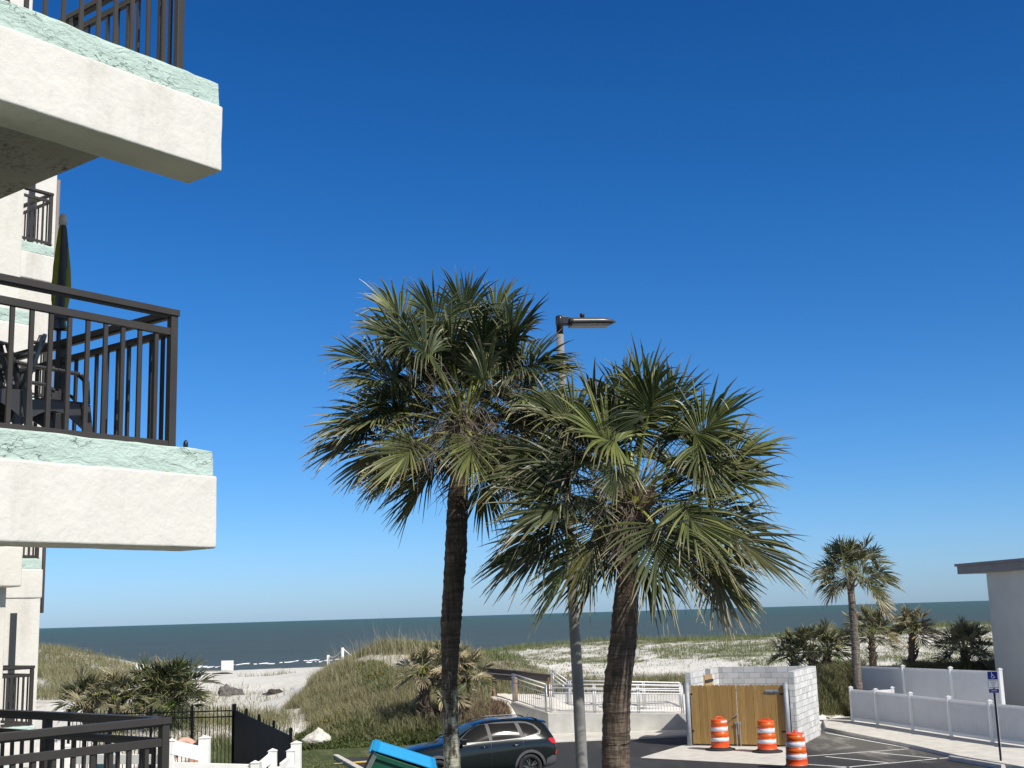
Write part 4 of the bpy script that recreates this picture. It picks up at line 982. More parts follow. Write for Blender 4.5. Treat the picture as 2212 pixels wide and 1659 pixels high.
for leaf in (0, 1):
    x0 = gm0+leaf*half+.012; x1 = gm0+(leaf+1)*half-.012
    lb = 'left wooden gate leaf with the steel drop rods near its edge' if leaf == 0 else 'right wooden gate leaf with a small grey plate near its top corner'
    gr = empty('wooden_gate', GM @ Vector((x0, 0, 0)), math.atan2(U_.y, U_.x), lb, 'gate', gate_g)
    npk = int((x1-x0)/.1405); w = (x1-x0)/npk; pk = MB(); r5 = random.Random(leaf+3)
    for i in range(npk):
        a = i*w+.003; b = (i+1)*w-.003; zt = 2.02+r5.uniform(-.008, .008); y = r5.uniform(-.004, .004)
        pk.prism([(a, .075), (b, .075), (b, zt-.03), (b-.028, zt), (a+.028, zt), (a, zt-.03)], 0, .019, Matrix(((1, 0, 0, 0), (0, 0, -1, y), (0, 1, 0, 0), (0, 0, 0, 1))))
    pk.build('picket_panel', M['planks'], gr, world=False)
    fr = MB(); W_ = x1-x0
    for z in (.2, 1.05, 1.85): fr.box(0, W_, .012, .05, z-.04, z+.04)
    fr.build('frame', M['galv'], gr, world=False)
    hx = 0 if leaf == 0 else W_
    for z in (.5, 1.72):
        h_ = MB(); h_.box(hx-.13, hx+.06, -.035, -.021, z-.025, z+.025); h_.build('hinge', M['black_metal'], gr, world=False)
    if leaf == 0:
        dr_ = MB(); dr_.tube([(W_-.05, -.05, .03), (W_-.05, -.05, .78)], .012, 8); dr_.box(W_-.09, W_-.01, -.075, -.021, .74, .80); dr_.build('drop_rod', M['galv'], gr, world=False)
        lt = MB(); lt.box(W_-.05, W_+.03, -.07, -.021, 1.02, 1.08); lt.tube([(W_-.02, -.06, 1.05), (W_-.14, -.09, .97)], .012, 6); lt.build('latch', M['galv'], gr, world=False)
    else:
        dr_ = MB(); dr_.tube([(.05, -.05, .0), (.05, -.05, .78)], .013, 8); dr_.box(.01, .075, -.075, -.021, .72, .82); dr_.build('drop_rod', M['galv'], gr, world=False)
        pl = MB(); pl.box(W_-.60, W_-.16, -.06, -.03, 1.80, 1.84); pl.box(W_-.62, W_-.14, -.03, -.0205, 1.765, 1.865); pl.build('bolt_plate', M['galv'], gr, world=False)
for k, (x, lb) in enumerate(((.07, 'galvanised steel post at the left end of the wooden gates'), (GW-.09, 'galvanised steel post between the wooden gates and the sunlit block wall'))):
    mb = MB(); mb.tube([(0, 0, -.1), (0, 0, 2.06)], .083, 18); mb.lathe([(.083, 2.06), (.07, 2.085), (.03, 2.10), (.002, 2.103)], 18)
    o = mb.build('gate_post', M['galv'], smooth=False, label=lb, cat='post', group='steel posts holding the gates'); o.location = GM @ Vector((x, -.06, 0))
    o.data.polygons.foreach_set('use_smooth', [len(p.vertices) == 4 for p in o.data.polygons])
# striped drums
def mk_drum():
    def flat(name, c, r_=.45, spec=.5):
        return simple(name, c, r_, 0, .10, 9, 12, .1, .006, spec=spec)
    return flat('orange_plastic', (.80, .085, .012)), flat('orange_sheeting', (.66, .115, .008), .35), flat('white_sheeting', (.66, .67, .68), .3)
ORG, ORS, WHS = mk_drum()
def drum(px, py, rz, label, dent=0, sticker=None, seed=0):
    loc = onz(px, py, .016); root = empty('traffic_barrel', loc, rz, label, 'traffic barrel', 'orange and white traffic barrels')
    r6 = random.Random(seed)
    bs = MB(); bs.lathe([(.49, 0), (.485, .035), (.42, .05), (.34, .06), (.33, .09)], 32); bs.build('base', M['rubber'], root, world=False, smooth=True)
    bd = MB(); bd.lathe([(.325, .055), (.325, .075), (.31, .09), (.305, .245), (.315, .255), (.300, .265), (.298, .275), (.296, .405), (.305, .415), (.290, .425), (.288, .435), (.286, .575), (.296, .585), (.281, .595), (.278, .605), (.276, .745), (.286, .755), (.271, .765), (.268, .775), (.262, .93), (.267, .94), (.267, .96), (.25, .975), (.05, .985)], 36)
    if dent:
        bd.v = [tuple(Vector(v)*(1) if v[2] > .5 else Vector((v[0]*(1-.10*max(0, math.cos(math.atan2(v[1], v[0])+1.2+v[2]*4))), v[1]*(1-.10*max(0, math.sin(v[2]*30))), v[2]))) for v in bd.v]
    bd.build('body', ORG, root, world=False, smooth=True)
    for z0, z1, r0, r1, m_, nm in ((.437, .573, .2905, .2885, ORS, 'orange_band'), (.607, .743, .2805, .2785, WHS, 'white_band'), (.777, .925, .2705, .265, ORS, 'orange_band'), (.277, .403, .3005, .2985, WHS, 'white_band')):
        b = MB(); b.lathe([(r0-.004, z0), (r0, z0+.002), (r1, z1-.002), (r1-.004, z1)], 36); b.build(nm, m_, root, world=False, smooth=True)
    h = MB(); pts = [(-.13, 0, .97), (-.12, 0, 1.03), (-.05, 0, 1.06), (.05, 0, 1.06), (.12, 0, 1.03), (.13, 0, .97)]
    for p, q in zip(pts[:-1], pts[1:]): h.bar(p, q, .045, .028)
    h.build('handle', ORG, root, world=False, bevel=.006)
    if sticker:
        s_ = MB(); a0, a1, z0, z1 = sticker; vs = []
        for i in range(9):
            a = a0+(a1-a0)*i/8-rz; vs += [(.2725*math.cos(a), .2725*math.sin(a), z0), (.2715*math.cos(a), .2715*math.sin(a), z1)]
        s_.add(vs, [(2*i, 2*i+2, 2*i+3, 2*i+1) for i in range(8)]); s_.build('sticker', WHS, root, world=False, open=True)
    return root
drum(1556.5, 1619.5, .4, 'dented orange traffic barrel in front of the left wooden gate leaf', 1, (-1.5, -.45, .885, .945), 1)
drum(1658, 1624, -.3, 'orange traffic barrel in front of the right wooden gate leaf', 0, None, 2)
drum(1722, 1659, 1.5, 'orange traffic barrel nearest the viewer, at the corner of the concrete pad', 0, (-.9, -.3, .885, .945), 3)

# ------------------------------------------------------------------ ramp, railings and boardwalk
R0 = onz(1185.5, 1589); R1 = onz(1486, 1580); 
zt0 = at(1185, 1542, R0.y).z; zt1 = at(1483, 1544, R1.y).z
L0 = at(1104, 1518, 50.6)
def poly_wall(name, pts, w, mat, zlow=-.1, **kw):  # wall along points (x,y,ztop) with thickness w away from viewer
    mb = MB()
    for a, b in zip(pts[:-1], pts[1:]):
        d = Vector((b[0]-a[0], b[1]-a[1], 0)).normalized(); s_ = Vector((-d.y, d.x, 0))*w
        q = [Vector((a[0], a[1], zlow)), Vector((b[0], b[1], zlow)), Vector((b[0], b[1], zlow))+s_, Vector((a[0], a[1], zlow))+s_]
        t = [Vector((a[0], a[1], a[2])), Vector((b[0], b[1], b[2])), Vector((b[0], b[1], b[2]))+s_, Vector((a[0], a[1], a[2]))+s_]
        mb.add(q+t, [(3, 2, 1, 0), (4, 5, 6, 7), (0, 1, 5, 4), (1, 2, 6, 5), (2, 3, 7, 6), (3, 0, 4, 7)])
    return mb.build(name, mat, **kw)
ramp_o = empty('concrete_ramp', (R0+R1)/2, 0, 'white concrete access ramp behind the car with metal railings on it', 'ramp')
mbp = MB(); back = Vector((.25, 1.9, 0))
rampdeck = [Vector((R0.x, R0.y, zt0)), Vector((R1.x, R1.y, zt1)), Vector((R1.x, R1.y, zt1))+back, Vector((R0.x+1.0, R0.y, zt0+.05))+back, Vector((L0.x+1.6, L0.y+.9, L0.z+.05)), Vector((L0.x, L0.y, L0.z))]
vs = [Vector((v.x, v.y, -.3)) for v in rampdeck]+rampdeck; n = len(rampdeck)
mbp.add(vs, [tuple(range(n-1, -1, -1))]+[(i, (i+1) % n, n+(i+1) % n, n+i) for i in range(n)]+[(n, n+1, n+2, n+3), (n, n+3, n+4, n+5)])
mbp.build('wall', M['ramp_wall'], ramp_o)
tp = MB(); up_ = [v+Vector((0, 0, .004)) for v in rampdeck]; tp.add(up_+[v+Vector((0, 0, .03)) for v in up_], [(0, 3, 2, 1), (0, 5, 4, 3), (6, 7, 8, 9), (6, 9, 10, 11)]+[(i, (i+1) % 6, 6+(i+1) % 6, 6+i) for i in range(6)])
tp.build('slab', M['concrete'], ramp_o)
def metal_rail(pts, label, h=1.07, posts=None, double=True):
    """railing along 3D points: posts, top rail, handrail, bottom rail, thin balusters"""
    root = empty('metal_railing', pts[0], 0, label, 'railing', 'metal railings of the access ramp')
    P = [Vector(p) for p in pts]; top = MB(); hand = MB(); bot = MB()
    for a, b in zip(P[:-1], P[1:]):
        for mbx, z, r in ((top, h, .026), (top, h-.32, .022), (bot, .10, .018)): mbx.tube([a+Vector((0, 0, z)), b+Vector((0, 0, z))], r, 8)
        d = (b-a).normalized(); s_ = Vector((d.y, -d.x, 0)).normalized()*.085
        hand.tube([a+s_+Vector((0, 0, h-.13)), b+s_+Vector((0, 0, h-.13))], .022, 8)
    top.build('top_rail', M['alu_white'], root, smooth=True); hand.build('handrail', M['alu_white'], root, smooth=True); bot.build('bottom_rail', M['alu_white'], root, smooth=True)
    for a, b in zip(P[:-1], P[1:]):
        L_ = (b-a).length; npst = max(1, round(L_/1.7))
        for i in range(npst+1):
            if i == npst and b is not P[-1]: continue
            p = a+(b-a)*(i/npst)
            for o_ in (-.035, .035) if double else (0,):
                q = p+(b-a).normalized()*o_; m_ = MB(); m_.tube([q, q+Vector((0, 0, h))], .024, 8); m_.build('post', M['alu'], root, smooth=True)
        nb = int(L_/.115)
        for i in range(1, nb):
            p = a+(b-a)*(i/nb); m_ = MB(); m_.tube([p+Vector((0, 0, .1)), p+Vector((0, 0, h-.32))], .0095, 5, cap=False); m_.build('baluster', M['alu'], root)
    return root
f0 = Vector((R0.x+.12, R0.y+.12, zt0+.03)); f1 = Vector((R1.x-.15, R1.y+.12, zt1+.03)); l0 = Vector((L0.x+.1, L0.y+.05, L0.z+.03))
metal_rail([l0, f0+Vector((-.18, 0, 0))], 'sloping metal railing on the dark left side of the ramp, above the car roof')
metal_rail([f0, f1], 'long front metal railing on top of the white ramp wall', )
bk = Vector((.22, 1.75, 0))
metal_rail([f0+bk+Vector((.6, 0, .02)), f1+bk+Vector((-.05, 0, .0))], 'rear metal railing of the ramp, in front of the dune grass')
metal_rail([Vector((L0.x+1.7, L0.y+.95, L0.z+.1)), f0+bk+Vector((.5, .1, .03))], 'short sloping rear railing where the ramp meets the boardwalk')
# the ramp's lower flight runs on towards the block enclosure
bw = empty('boardwalk', at(1105, 1500, 51), 0, 'weathered timber boardwalk with plank rails and sand on its deck', 'boardwalk')
near = [at(x, y, Y) for x, y, Y in ((1112, 1466, 50.9), (1067, 1462, 51.5), (1029, 1458, 52.2), (980, 1452, 53.2))]
far = [at(x, y, Y) for x, y, Y in ((1190, 1466, 52.6), (1115, 1457, 53.6), (1037, 1450, 54.8), (980, 1444, 55.8))]
for nm, P, hh in (('near', near, .17), ('far', far, .26)):
    mb = MB()
    for a, b in zip(P[:-1], P[1:]): mb.bar(a, b, .06, hh)
    mb.build('plank_rail', M['wood'], bw, bevel=.008)
    mb = MB()
    for a, b in zip(P[:-1], P[1:]): mb.bar(a+Vector((0, 0, hh/2+.025)), b+Vector((0, 0, hh/2+.025)), .16, .04)
    mb.build('cap_board', M['wood'], bw, bevel=.005)
for p in near[:3]+[far[0]+Vector((-.05, 0, 0)), far[1], far[2]]:
    g_ = tz(p.x, p.y)-.3; mb = MB(); mb.tube([(p.x, p.y+.1, g_), (p.x+.01, p.y+.1, p.z+.05)], [.105, .095], 10); mb.build('post', M['post_wood'], bw, smooth=True)
dk = MB(); dz = at(1112, 1518, 50.9).z
dpts = [(near[0]+Vector((0, .12, 0)), far[0]-Vector((0, .1, 0)), dz), (near[1]+Vector((0, .12, 0)), far[1]-Vector((0, .1, 0)), at(1067, 1500, 52).z), (near[2]+Vector((0, .12, 0)), far[2]-Vector((0, .1, 0)), at(1029, 1491, 52.4).z), (near[3]+Vector((0, .12, 0)), far[3]-Vector((0, .1, 0)), at(980, 1487, 53).z)]
vs = []
for a, b, z in dpts: vs += [(a.x, a.y, z), (b.x, b.y, z), (a.x, a.y, z-.14), (b.x, b.y, z-.14)]
for k in range(3): i = 4*k; dk.add([], []); dk.f += [(i, i+4, i+5, i+1), (i+2, i+3, i+7, i+6), (i, i+2, i+6, i+4), (i+1, i+5, i+7, i+3)]; dk.mi += [0]*4
dk.f += [(0, 1, 3, 2), (12, 14, 15, 13)]; dk.mi += [0, 0]; dk.v = vs; dk.build('sandy_deck', M['sand_plain'] if 'sand_plain' in M else simple('deck_sand', (.62, .58, .51), .95, 0, .15, 3, 8, .5, .04), bw)
sk = MB()
for (a, b, z), (a2, b2, z2) in zip(dpts[:-1], dpts[1:]): sk.bar(Vector((a.x, a.y-.06, z-.2)), Vector((a2.x, a2.y-.06, z2-.2)), .05, .28)
sk.build('joist', M['wood'], bw)

# ------------------------------------------------------------------ white vinyl fences
def vinyl_fence(P, H, label, base=None, group='white vinyl fences'):
    root = empty('vinyl_fence', P[0], 0, label, 'fence', group)
    for p in P:
        m_ = MB(); m_.box(p.x-.064, p.x+.064, p.y-.064, p.y+.064, p.z-.1, p.z+H+.05); 
        po = m_.build('post', M['white_vinyl'], root, bevel=.006)
        c_ = MB(); z = p.z+H+.051; c_.box(p.x-.08, p.x+.08, p.y-.08, p.y+.08, z, z+.03)
        c_.add([(p.x-.075, p.y-.075, z+.031), (p.x+.075, p.y-.075, z+.031), (p.x+.075, p.y+.075, z+.031), (p.x-.075, p.y+.075, z+.031), (p.x, p.y, z+.075)], [(0, 1, 4), (1, 2, 4), (2, 3, 4), (3, 0, 4), (3, 2, 1, 0)])
        c_.build('post_cap', M['white_vinyl'], po)
    for a, b in zip(P[:-1], P[1:]):
        d = (b-a).normalized(); a2 = a+d*.066; b2 = b-d*.066; pn = MB(); L_ = (b2-a2).length; n_ = max(2, int(L_/.152))
        for i in range(n_):
            q = a2+(b2-a2)*(i/n_)+d*.004; r_ = a2+(b2-a2)*((i+1)/n_)-d*.004
            pn.bar(q+Vector((0, 0, H*.5+.03)), r_+Vector((0, 0, H*.5+.03)), .022, H-.22)
        pn.bar(a2+Vector((0, 0, H*.5+.03)), b2+Vector((0, 0, H*.5+.03)), .012, H-.23)
        pn.build('panel', M['white_vinyl'], root)
        for z, hh in ((H-.07, .14), (.11, .14)):
            rl = MB(); rl.bar(a2+Vector((0, 0, z)), b2+Vector((0, 0, z)), .045, hh); rl.build('rail', M['white_vinyl'], root, bevel=.004)
    return root
fp = [onz(x, y, .12) for x, y in ((1843, 1558), (1897, 1565), (1973, 1577), (2056, 1590), (2146, 1603.5), (2250, 1618))]
vinyl_fence(fp, 1.22, 'low white vinyl fence along the pavement, nearest the parking lot')
def zat(p, z): return Vector((p.x, p.y, z))
bp = [at(1853, 1439, 54), at(1950, 1442, 51.6), at(2053, 1446, 49.2), at(2160, 1450, 47)]
bz = [.15, .15, .15, .15]; Hb = sum(p.z for p in bp)/4-.15
vinyl_fence([zat(p, .15) for p in bp], Hb, 'tall white vinyl fence behind the low one, running to the pale house')
rp_ = [onz(1843, 1558, .12)+Vector((.2, .55, 0)), onz(1843, 1558, .12)+Vector((2.0, 1.3, 0))]
vinyl_fence(rp_, 1.08, 'short return piece of low white fence behind the far end post')

# ------------------------------------------------------------------ pale house at the right edge
hs_ = empty('house', Vector((22, 52, 0)), 0, 'pale stucco house with a flat brown roof edge, cut off by the right edge', 'house')
K0 = at(2130, 1237, 54.5); K1 = at(2212, 1230, 51.5); dH = Vector((K1.x-K0.x, K1.y-K0.y, 0)).normalized(); nH = Vector((dH.y, -dH.x, 0))
if nH.y > 0: nH = -nH
HM = Matrix(((dH.x, -nH.x, 0, K0.x), (dH.y, -nH.y, 0, K0.y), (0, 0, 1, 0), (0, 0, 0, 1)))
mb = MB(); mb.box(0, 6.5, 0, 8, 0, K0.z, HM); mb.build('wall', M['house'], hs_, bevel=.01)
ov = (at(2130, 1230, 54.5)-at(2046, 1230, 55.9)).length
rf = MB(); rf.box(-ov, 7.2, -.35, 8.5, K0.z+.0, K0.z+.34, HM); rf.build('fascia', M['roof_trim'], hs_, bevel=.01)
rf = MB(); rf.box(-ov-.08, 7.3, -.43, 8.6, K0.z+.34, K0.z+.46, HM); rf.build('gutter', M['roof_trim'], hs_, bevel=.02)

# ------------------------------------------------------------------ parking sign
sb = onz(2163, 1653, .0); sr = empty('parking_sign', sb, -.5, 'blue and white disabled parking sign on a thin dark post', 'sign')
topz = at(2143, 1450, sb.y).z
mb = MB(); mb.box(-.028, .028, -.014, .014, -.1, topz-.03); mb.build('post', M['black_metal'], sr, world=False, bevel=.003)
mb = MB(); mb.tube([(.034, .012, -.05), (.034, .012, topz-.6)], .006, 6)
mb.build('edge_strip', M['white_vinyl'], sr, world=False)
w_, h_ = .285, .46; z1 = topz; z0 = z1-h_
def rrect(w, h, r, n=5):
    o = []
    for cx, cz, a0 in ((w/2-r, h/2-r, 0), (-w/2+r, h/2-r, 90), (-w/2+r, -h/2+r, 180), (w/2-r, -h/2+r, 270)):
        for i in range(n+1): a = R(a0+90*i/n); o.append((cx+r*math.cos(a), cz+r*math.sin(a)))
    return o
def plate(name, poly, cz, y, t, mat, parent=sr):
    mb = MB(); mb.prism(poly, 0, t, Matrix(((1, 0, 0, 0), (0, 0, -1, y), (0, 1, 0, cz), (0, 0, 0, 1)))); return mb.build(name, mat, parent, world=False)
cz = (z0+z1)/2; pl = plate('sign_plate', rrect(w_, h_, .03), cz, -.016, .003, M['sign_white'])
def sub(name, mb, mat, par): return mb.build(name, mat, par, world=False)
bl = rrect(w_-.016, h_*.48, .022); plate('blue_field', [(x, z) for x, z in bl], z1-h_*.24-.008, -.0195, .001, M['blue_sign'], pl)
mb = MB()   # dark border round the lower text field
zc = z0+h_*.25+.005; W2, H2 = w_-.022, h_*.49
for x in (-W2/2, W2/2): mb.box(x-.004, x+.004, -.021, -.0195, zc-H2/2, zc+H2/2)
mb.box(-W2/2, W2/2, -.021, -.0195, zc-H2/2, zc-H2/2+.008); sub('border', mb, M['sign_black'], pl)
# wheelchair symbol
sy = MB(); c0 = Vector((.0, -.0215, z1-.150)); 
def ring(mb, c, r, a0, a1, t, n=20):
    vs = []
    for i in range(n+1):
        a = R(a0+(a1-a0)*i/n)
        for q in (r-t, r+t): vs.append(c+Vector((q*math.cos(a), 0, q*math.sin(a))))
    mb.add(vs, [(2*i, 2*i+1, 2*i+3, 2*i+2) for i in range(n)])
def seg(mb, a, b, t): 
    a, b = Vector((a[0], 0, a[1])), Vector((b[0], 0, b[1])); d = (b-a).normalized(); s_ = Vector((-d.z, 0, d.x))*t
    mb.add([c0+a-s_, c0+b-s_, c0+b+s_, c0+a+s_], [(0, 1, 2, 3)])
ring(sy, c0, .042, 100, 370, .0055); seg(sy, (-.022, .095), (-.016, .030), .007); seg(sy, (-.016, .032), (.028, .026), .006); seg(sy, (-.02, .06), (.016, .057), .005); seg(sy, (.028, .028), (.046, -.026), .006); seg(sy, (.046, -.026), (.066, -.020), .006)
ring(sy, c0+Vector((-.024, 0, .108)), .004, 0, 360, .0075, 12)
o = sy.build('wheelchair_symbol', M['sign_white'], pl, world=False, open=True)
def text(body, size, loc, mat, par, name='lettering'):
    cu = bpy.data.curves.new(name, 'FONT'); cu.body = body; cu.size = size; cu.align_x = 'CENTER'; cu.align_y = 'CENTER'; cu.offset = .0006
    t = bpy.data.objects.new(name, cu); C.objects.link(t); t.rotation_euler = (R(90), 0, 0)
    dg = bpy.context.evaluated_depsgraph_get(); me = bpy.data.meshes.new_from_object(t.evaluated_get(dg)); bpy.data.objects.remove(t)
    me.transform(Matrix.Rotation(R(90), 4, 'X')); me.materials.clear(); me.materials.append(mat); o = bpy.data.objects.new(name, me); C.objects.link(o); o.parent = par; o.location = loc; return o
for i, (tx, sz) in enumerate((('PARKING BY', .036), ('DISABLED', .036), ('PERMIT', .036), ('ONLY', .036))):
    text(tx, sz, (0, -.0215, z0+h_*.44-i*.050), M['sign_black'], pl)
p2 = plate('lower_plate', rrect(w_*.98, .115, .008), z0-.085, -.016, .003, M['sign_white']); plate('blue_field', rrect(w_*.94, .10, .006), z0-.085, -.0195, .001, M['blue_sign'], p2)
text('$250 FINE', .040, (0, -.0215, z0-.085), M['sign_white'], p2)

# ------------------------------------------------------------------ lamp post
LPY = 19.0
lp = at(1257, 1659, LPY); lpb = Vector((lp.x+.12, LPY, 0)); toplp = at(1209.5, 723, LPY)
lamp = empty('lamp_post', lpb, 0, 'tall grey lamp post with a flat black lamp head, between the two front palms', 'lamp post')
mb = MB(); mb.tube([lpb+Vector((0, 0, -.2)), lp, at(1249, 1488, LPY), at(1240, 1340, LPY), at(1232, 1191, LPY), toplp], [.094, .088, .084, .079, .073, .058], 22)
mb.build('pole', M['pole'], lamp, smooth=True)
mb = MB(); mb.lathe([(.055, -.02), (.055, .14), (.062, .15), (.062, .26), (.05, .30), (.02, .31)], 18, toplp); mb.build('tenon', M['lampblack'], lamp, smooth=True)
hp = toplp+Vector((0, 0, .20)); hdir = Vector((.965, .26, 0)).normalized(); hs2 = Vector((-hdir.y, hdir.x, 0))
HL = Matrix(((hdir.x, hs2.x, 0, hp.x), (hdir.y, hs2.y, 0, hp.y), (0, 0, 1, hp.z), (0, 0, 0, 1)))
HL = HL @ Matrix.Rotation(R(-2), 4, 'Y')
mb = MB()
mb.box(-.05, .16, -.05, .05, -.06, .06, HL); mb.box(.02, .14, -.06, .06, -.04, .085, HL); mb.build('arm', M['lampblack'], lamp, bevel=.012)
mb = MB(); prof = []
for i in range(15):
    t = i/14; x = .15+.78*t; w = .15*(1-.15*(1-t))*(1 if t < .65 else math.sqrt(max(0.0, 1-((t-.65)/.35)**2*.96))); h = .068*(1 if t < .55 else math.sqrt(max(.02, 1-((t-.55)/.46)**2))); prof.append((x, w, h))
vs = []
for x, w, h in prof:
    for a in range(12):
        an = 6.28318*a/12; vs.append(HL @ Vector((x, w*math.cos(an), (h if math.sin(an) > 0 else h*.9)*math.sin(an)*1.0+(.0))))
n = 12; mb.add(vs, [(i*n+j, i*n+(j+1) % n, (i+1)*n+(j+1) % n, (i+1)*n+j) for i in range(14) for j in range(n)]+[tuple(range(n-1, -1, -1)), tuple(14*n+j for j in range(n))])
mb.build('lamp_head', M['lampgrey'], lamp, smooth=True)
mb = MB(); mb.box(.17, .80, -.11, .11, -.074, -.05, HL); mb.build('lens_tray', M['lampblack'], lamp, bevel=.006)
mb = MB(); q = HL @ Vector((.38, 0, .045)); mb.lathe([(.022, 0), (.022, .03), (.038, .035), (.038, .085), (.034, .092), (.002, .094)], 16, q); mb.build('photocell', M['lampblack'], lamp, smooth=True)

# ------------------------------------------------------------------ the dark car
from mathutils.bvhtree import BVHTree
def paint(name, col, rough=.22, coat=1.0, metal=.35):
    m_, nt, p = newmat(name); v = coords(nt)
    nt.links.new(ramp(nt, noise(nt, v, 1.5, 3), [(.3, tuple(c*.92 for c in col)), (.7, col)]), p.inputs['Base Color'])
    p.inputs['Roughness'].default_value = rough; p.inputs['Metallic'].default_value = metal
    p.inputs['Coat Weight'].default_value = coat*.6; p.inputs['Specular IOR Level'].default_value = .35; p.inputs['Coat Roughness'].default_value = .03; return m_
M['car_paint'] = paint('dark_green_black_car_paint', (.006, .011, .011), .16)
M['car_glass'] = paint('tinted_car_glass', (.006, .008, .010), .04, .5, 0)
M['wind_glass'] = paint('windscreen_glass', (.045, .075, .075), .05, .5, 0)
M['chrome'] = simple('satin_trim', (.13, .13, .13), .4, .5, .05, 4)
M['clad'] = simple('grey_plastic_cladding', (.07, .072, .075), .6, 0, .1, 8)
M['tail_red'] = paint('tail_lamp_red', (.55, .01, .01), .15, 1, 0); M['tyre'] = simple('tyre_rubber', (.016, .016, .017), .75, 0, .2, 8)
def suv(loc, heading, label):
    root = empty('parked_car', loc, heading, label, 'car')
    ST = [(2.30, .46, .62, .60, .70, .56, .76, .50), (2.18, .32, .84, .78, .86, .76, .92, .66), (1.75, .27, .91, .86, .98, .83, 1.04, .70), (1.2, .27, .93, .91, 1.03, .87, 1.10, .74), (.98, .27, .93, .92, 1.06, .88, 1.15, .74),
          (.55, .27, .93, .92, 1.08, .885, 1.40, .67), (.12, .27, .93, .925, 1.09, .885, 1.60, .62), (-.4, .27, .93, .925, 1.10, .885, 1.665, .62), (-.95, .27, .93, .93, 1.125, .885, 1.675, .61), (-1.5, .27, .93, .935, 1.15, .88, 1.645, .60),
          (-1.80, .28, .93, .93, 1.17, .865, 1.585, .58), (-1.98, .30, .91, .90, 1.17, .83, 1.42, .58), (-2.10, .34, .88, .86, 1.12, .79, 1.18, .62), (-2.18, .42, .80, .76, .86, .68, .94, .55)]
    vs = []; fs = []
    for x, zb, W, Ws, zbelt, Wb, zr, Wr in ST:
        zs_ = zbelt-.12
        half = [(0, zb), (.55*W, zb), (W*.96, zb+.05), (W, zb+.22), (W*1.005, .5*(zb+zs_)+.05), (Ws, zs_), (Wb, zbelt), ((Wb+Wr)/2+.015, (zbelt+zr)/2), (Wr+.01, zr-.055), (Wr*.86, zr-.004), (Wr*.45, zr+.02), (0, zr+.026)]
        ring_ = [(y, z) for y, z in half]+[(-y, z) for y, z in half[-2:0:-1]]
        vs += [(x, y, z) for y, z in ring_]
    n = 22
    for i in range(len(ST)-1):
        for j in range(n): fs.append((i*n+j, i*n+(j+1) % n, (i+1)*n+(j+1) % n, (i+1)*n+j))
    def cap(i0, rev):
        for j in range(0, 11):
            a, b, c, d = i0+j, i0+j+1, i0+(n-j-1) % n, i0+(n-j) % n
            f = tuple(dict.fromkeys((a, b, c, d)))
            if len(f) >= 3: fs.append(f[::-1] if rev else f)
    cap(0, False); cap((len(ST)-1)*n, True)
    mb = MB(); mb.add(vs, fs); body = mb.build('body', M['car_paint'], root, world=False, smooth=True)
    sub_ = body.modifiers.new('s', 'SUBSURF'); sub_.levels = sub_.render_levels = 3
    bpy.context.view_layer.update(); dg = bpy.context.evaluated_depsgraph_get(); me = bpy.data.meshes.new_from_object(body.evaluated_get(dg))
    bvh = BVHTree.FromPolygons([v.co.copy() for v in me.vertices], [tuple(p.vertices) for p in me.polygons])
    body.modifiers.clear(); old = body.data; body.data = me; me.name = 'body'
    FX, RX, WR = 1.40, -1.30, .365
    cm = MB()
    for wx in (FX, RX):
        for sy in (-1, 1): 
            k = len(cm.v); ringv = []
            for yy_ in (sy*.55, sy*1.1):
                for j in range(40): a = 6.28318*j/40; ringv.append((wx+.405*math.cos(a), yy_, .37+.405*math.sin(a)))
            cm.add(ringv, [tuple(range(39, -1, -1)), tuple(range(40, 80))]+[(j, (j+1) % 40, 40+(j+1) % 40, 40+j) for j in range(40)])
    cutter = cm.build('cutter', M['tyre'], None, world=False); cutter.matrix_world = Matrix.Identity(4)
    keep = (root.location.copy(), root.rotation_euler.copy()); root.location = (0, 0, 0); root.rotation_euler = (0, 0, 0)
    bo = body.modifiers.new('b', 'BOOLEAN'); bo.operation = 'DIFFERENCE'; bo.object = cutter; bo.solver = 'EXACT'
    bpy.context.view_layer.update(); dg = bpy.context.evaluated_depsgraph_get(); me2 = bpy.data.meshes.new_from_object(body.evaluated_get(dg))
    body.modifiers.clear(); body.data = me2; me2.name = 'body'; bpy.data.objects.remove(cutter); root.location, root.rotation_euler = keep
    me2.materials.clear(); me2.materials.append(M['car_paint'])
    def drape(name, poly, mat, side=1, off=.006, axis='y', par=None, cell=.05, flat=False):
        """a panel cut to an outline and laid on the body's surface"""
        bm = bmesh.new(); f = bm.faces.new([bm.verts.new((a, 0, b)) for a, b in poly])
        x0 = min(p[0] for p in poly); x1 = max(p[0] for p in poly); z0_ = min(p[1] for p in poly); z1_ = max(p[1] for p in poly)
        k = x0+cell
        while k < x1: bmesh.ops.bisect_plane(bm, geom=bm.verts[:]+bm.edges[:]+bm.faces[:], plane_co=(k, 0, 0), plane_no=(1, 0, 0)); k += cell
        k = z0_+cell
        while k < z1_: bmesh.ops.bisect_plane(bm, geom=bm.verts[:]+bm.edges[:]+bm.faces[:], plane_co=(0, 0, k), plane_no=(0, 0, 1)); k += cell
        dead = []
        for v in bm.verts:
            a, b = v.co.x, v.co.z
            if axis == 'y': o_, d_ = Vector((a, side*2, b)), Vector((0, -side, 0))
            elif axis == 'z': o_, d_ = Vector((a, b, 3)), Vector((0, 0, -1))
            else: o_, d_ = Vector((-4*side, a, b)), Vector((side, 0, 0))
            h = bvh.ray_cast(o_, d_)
            if h[0] is None: dead.append(v); continue
            v.co = h[0]+(h[1] if h[1].dot(d_) < 0 else -h[1])*off
        bmesh.ops.delete(bm, geom=dead, context='VERTS')
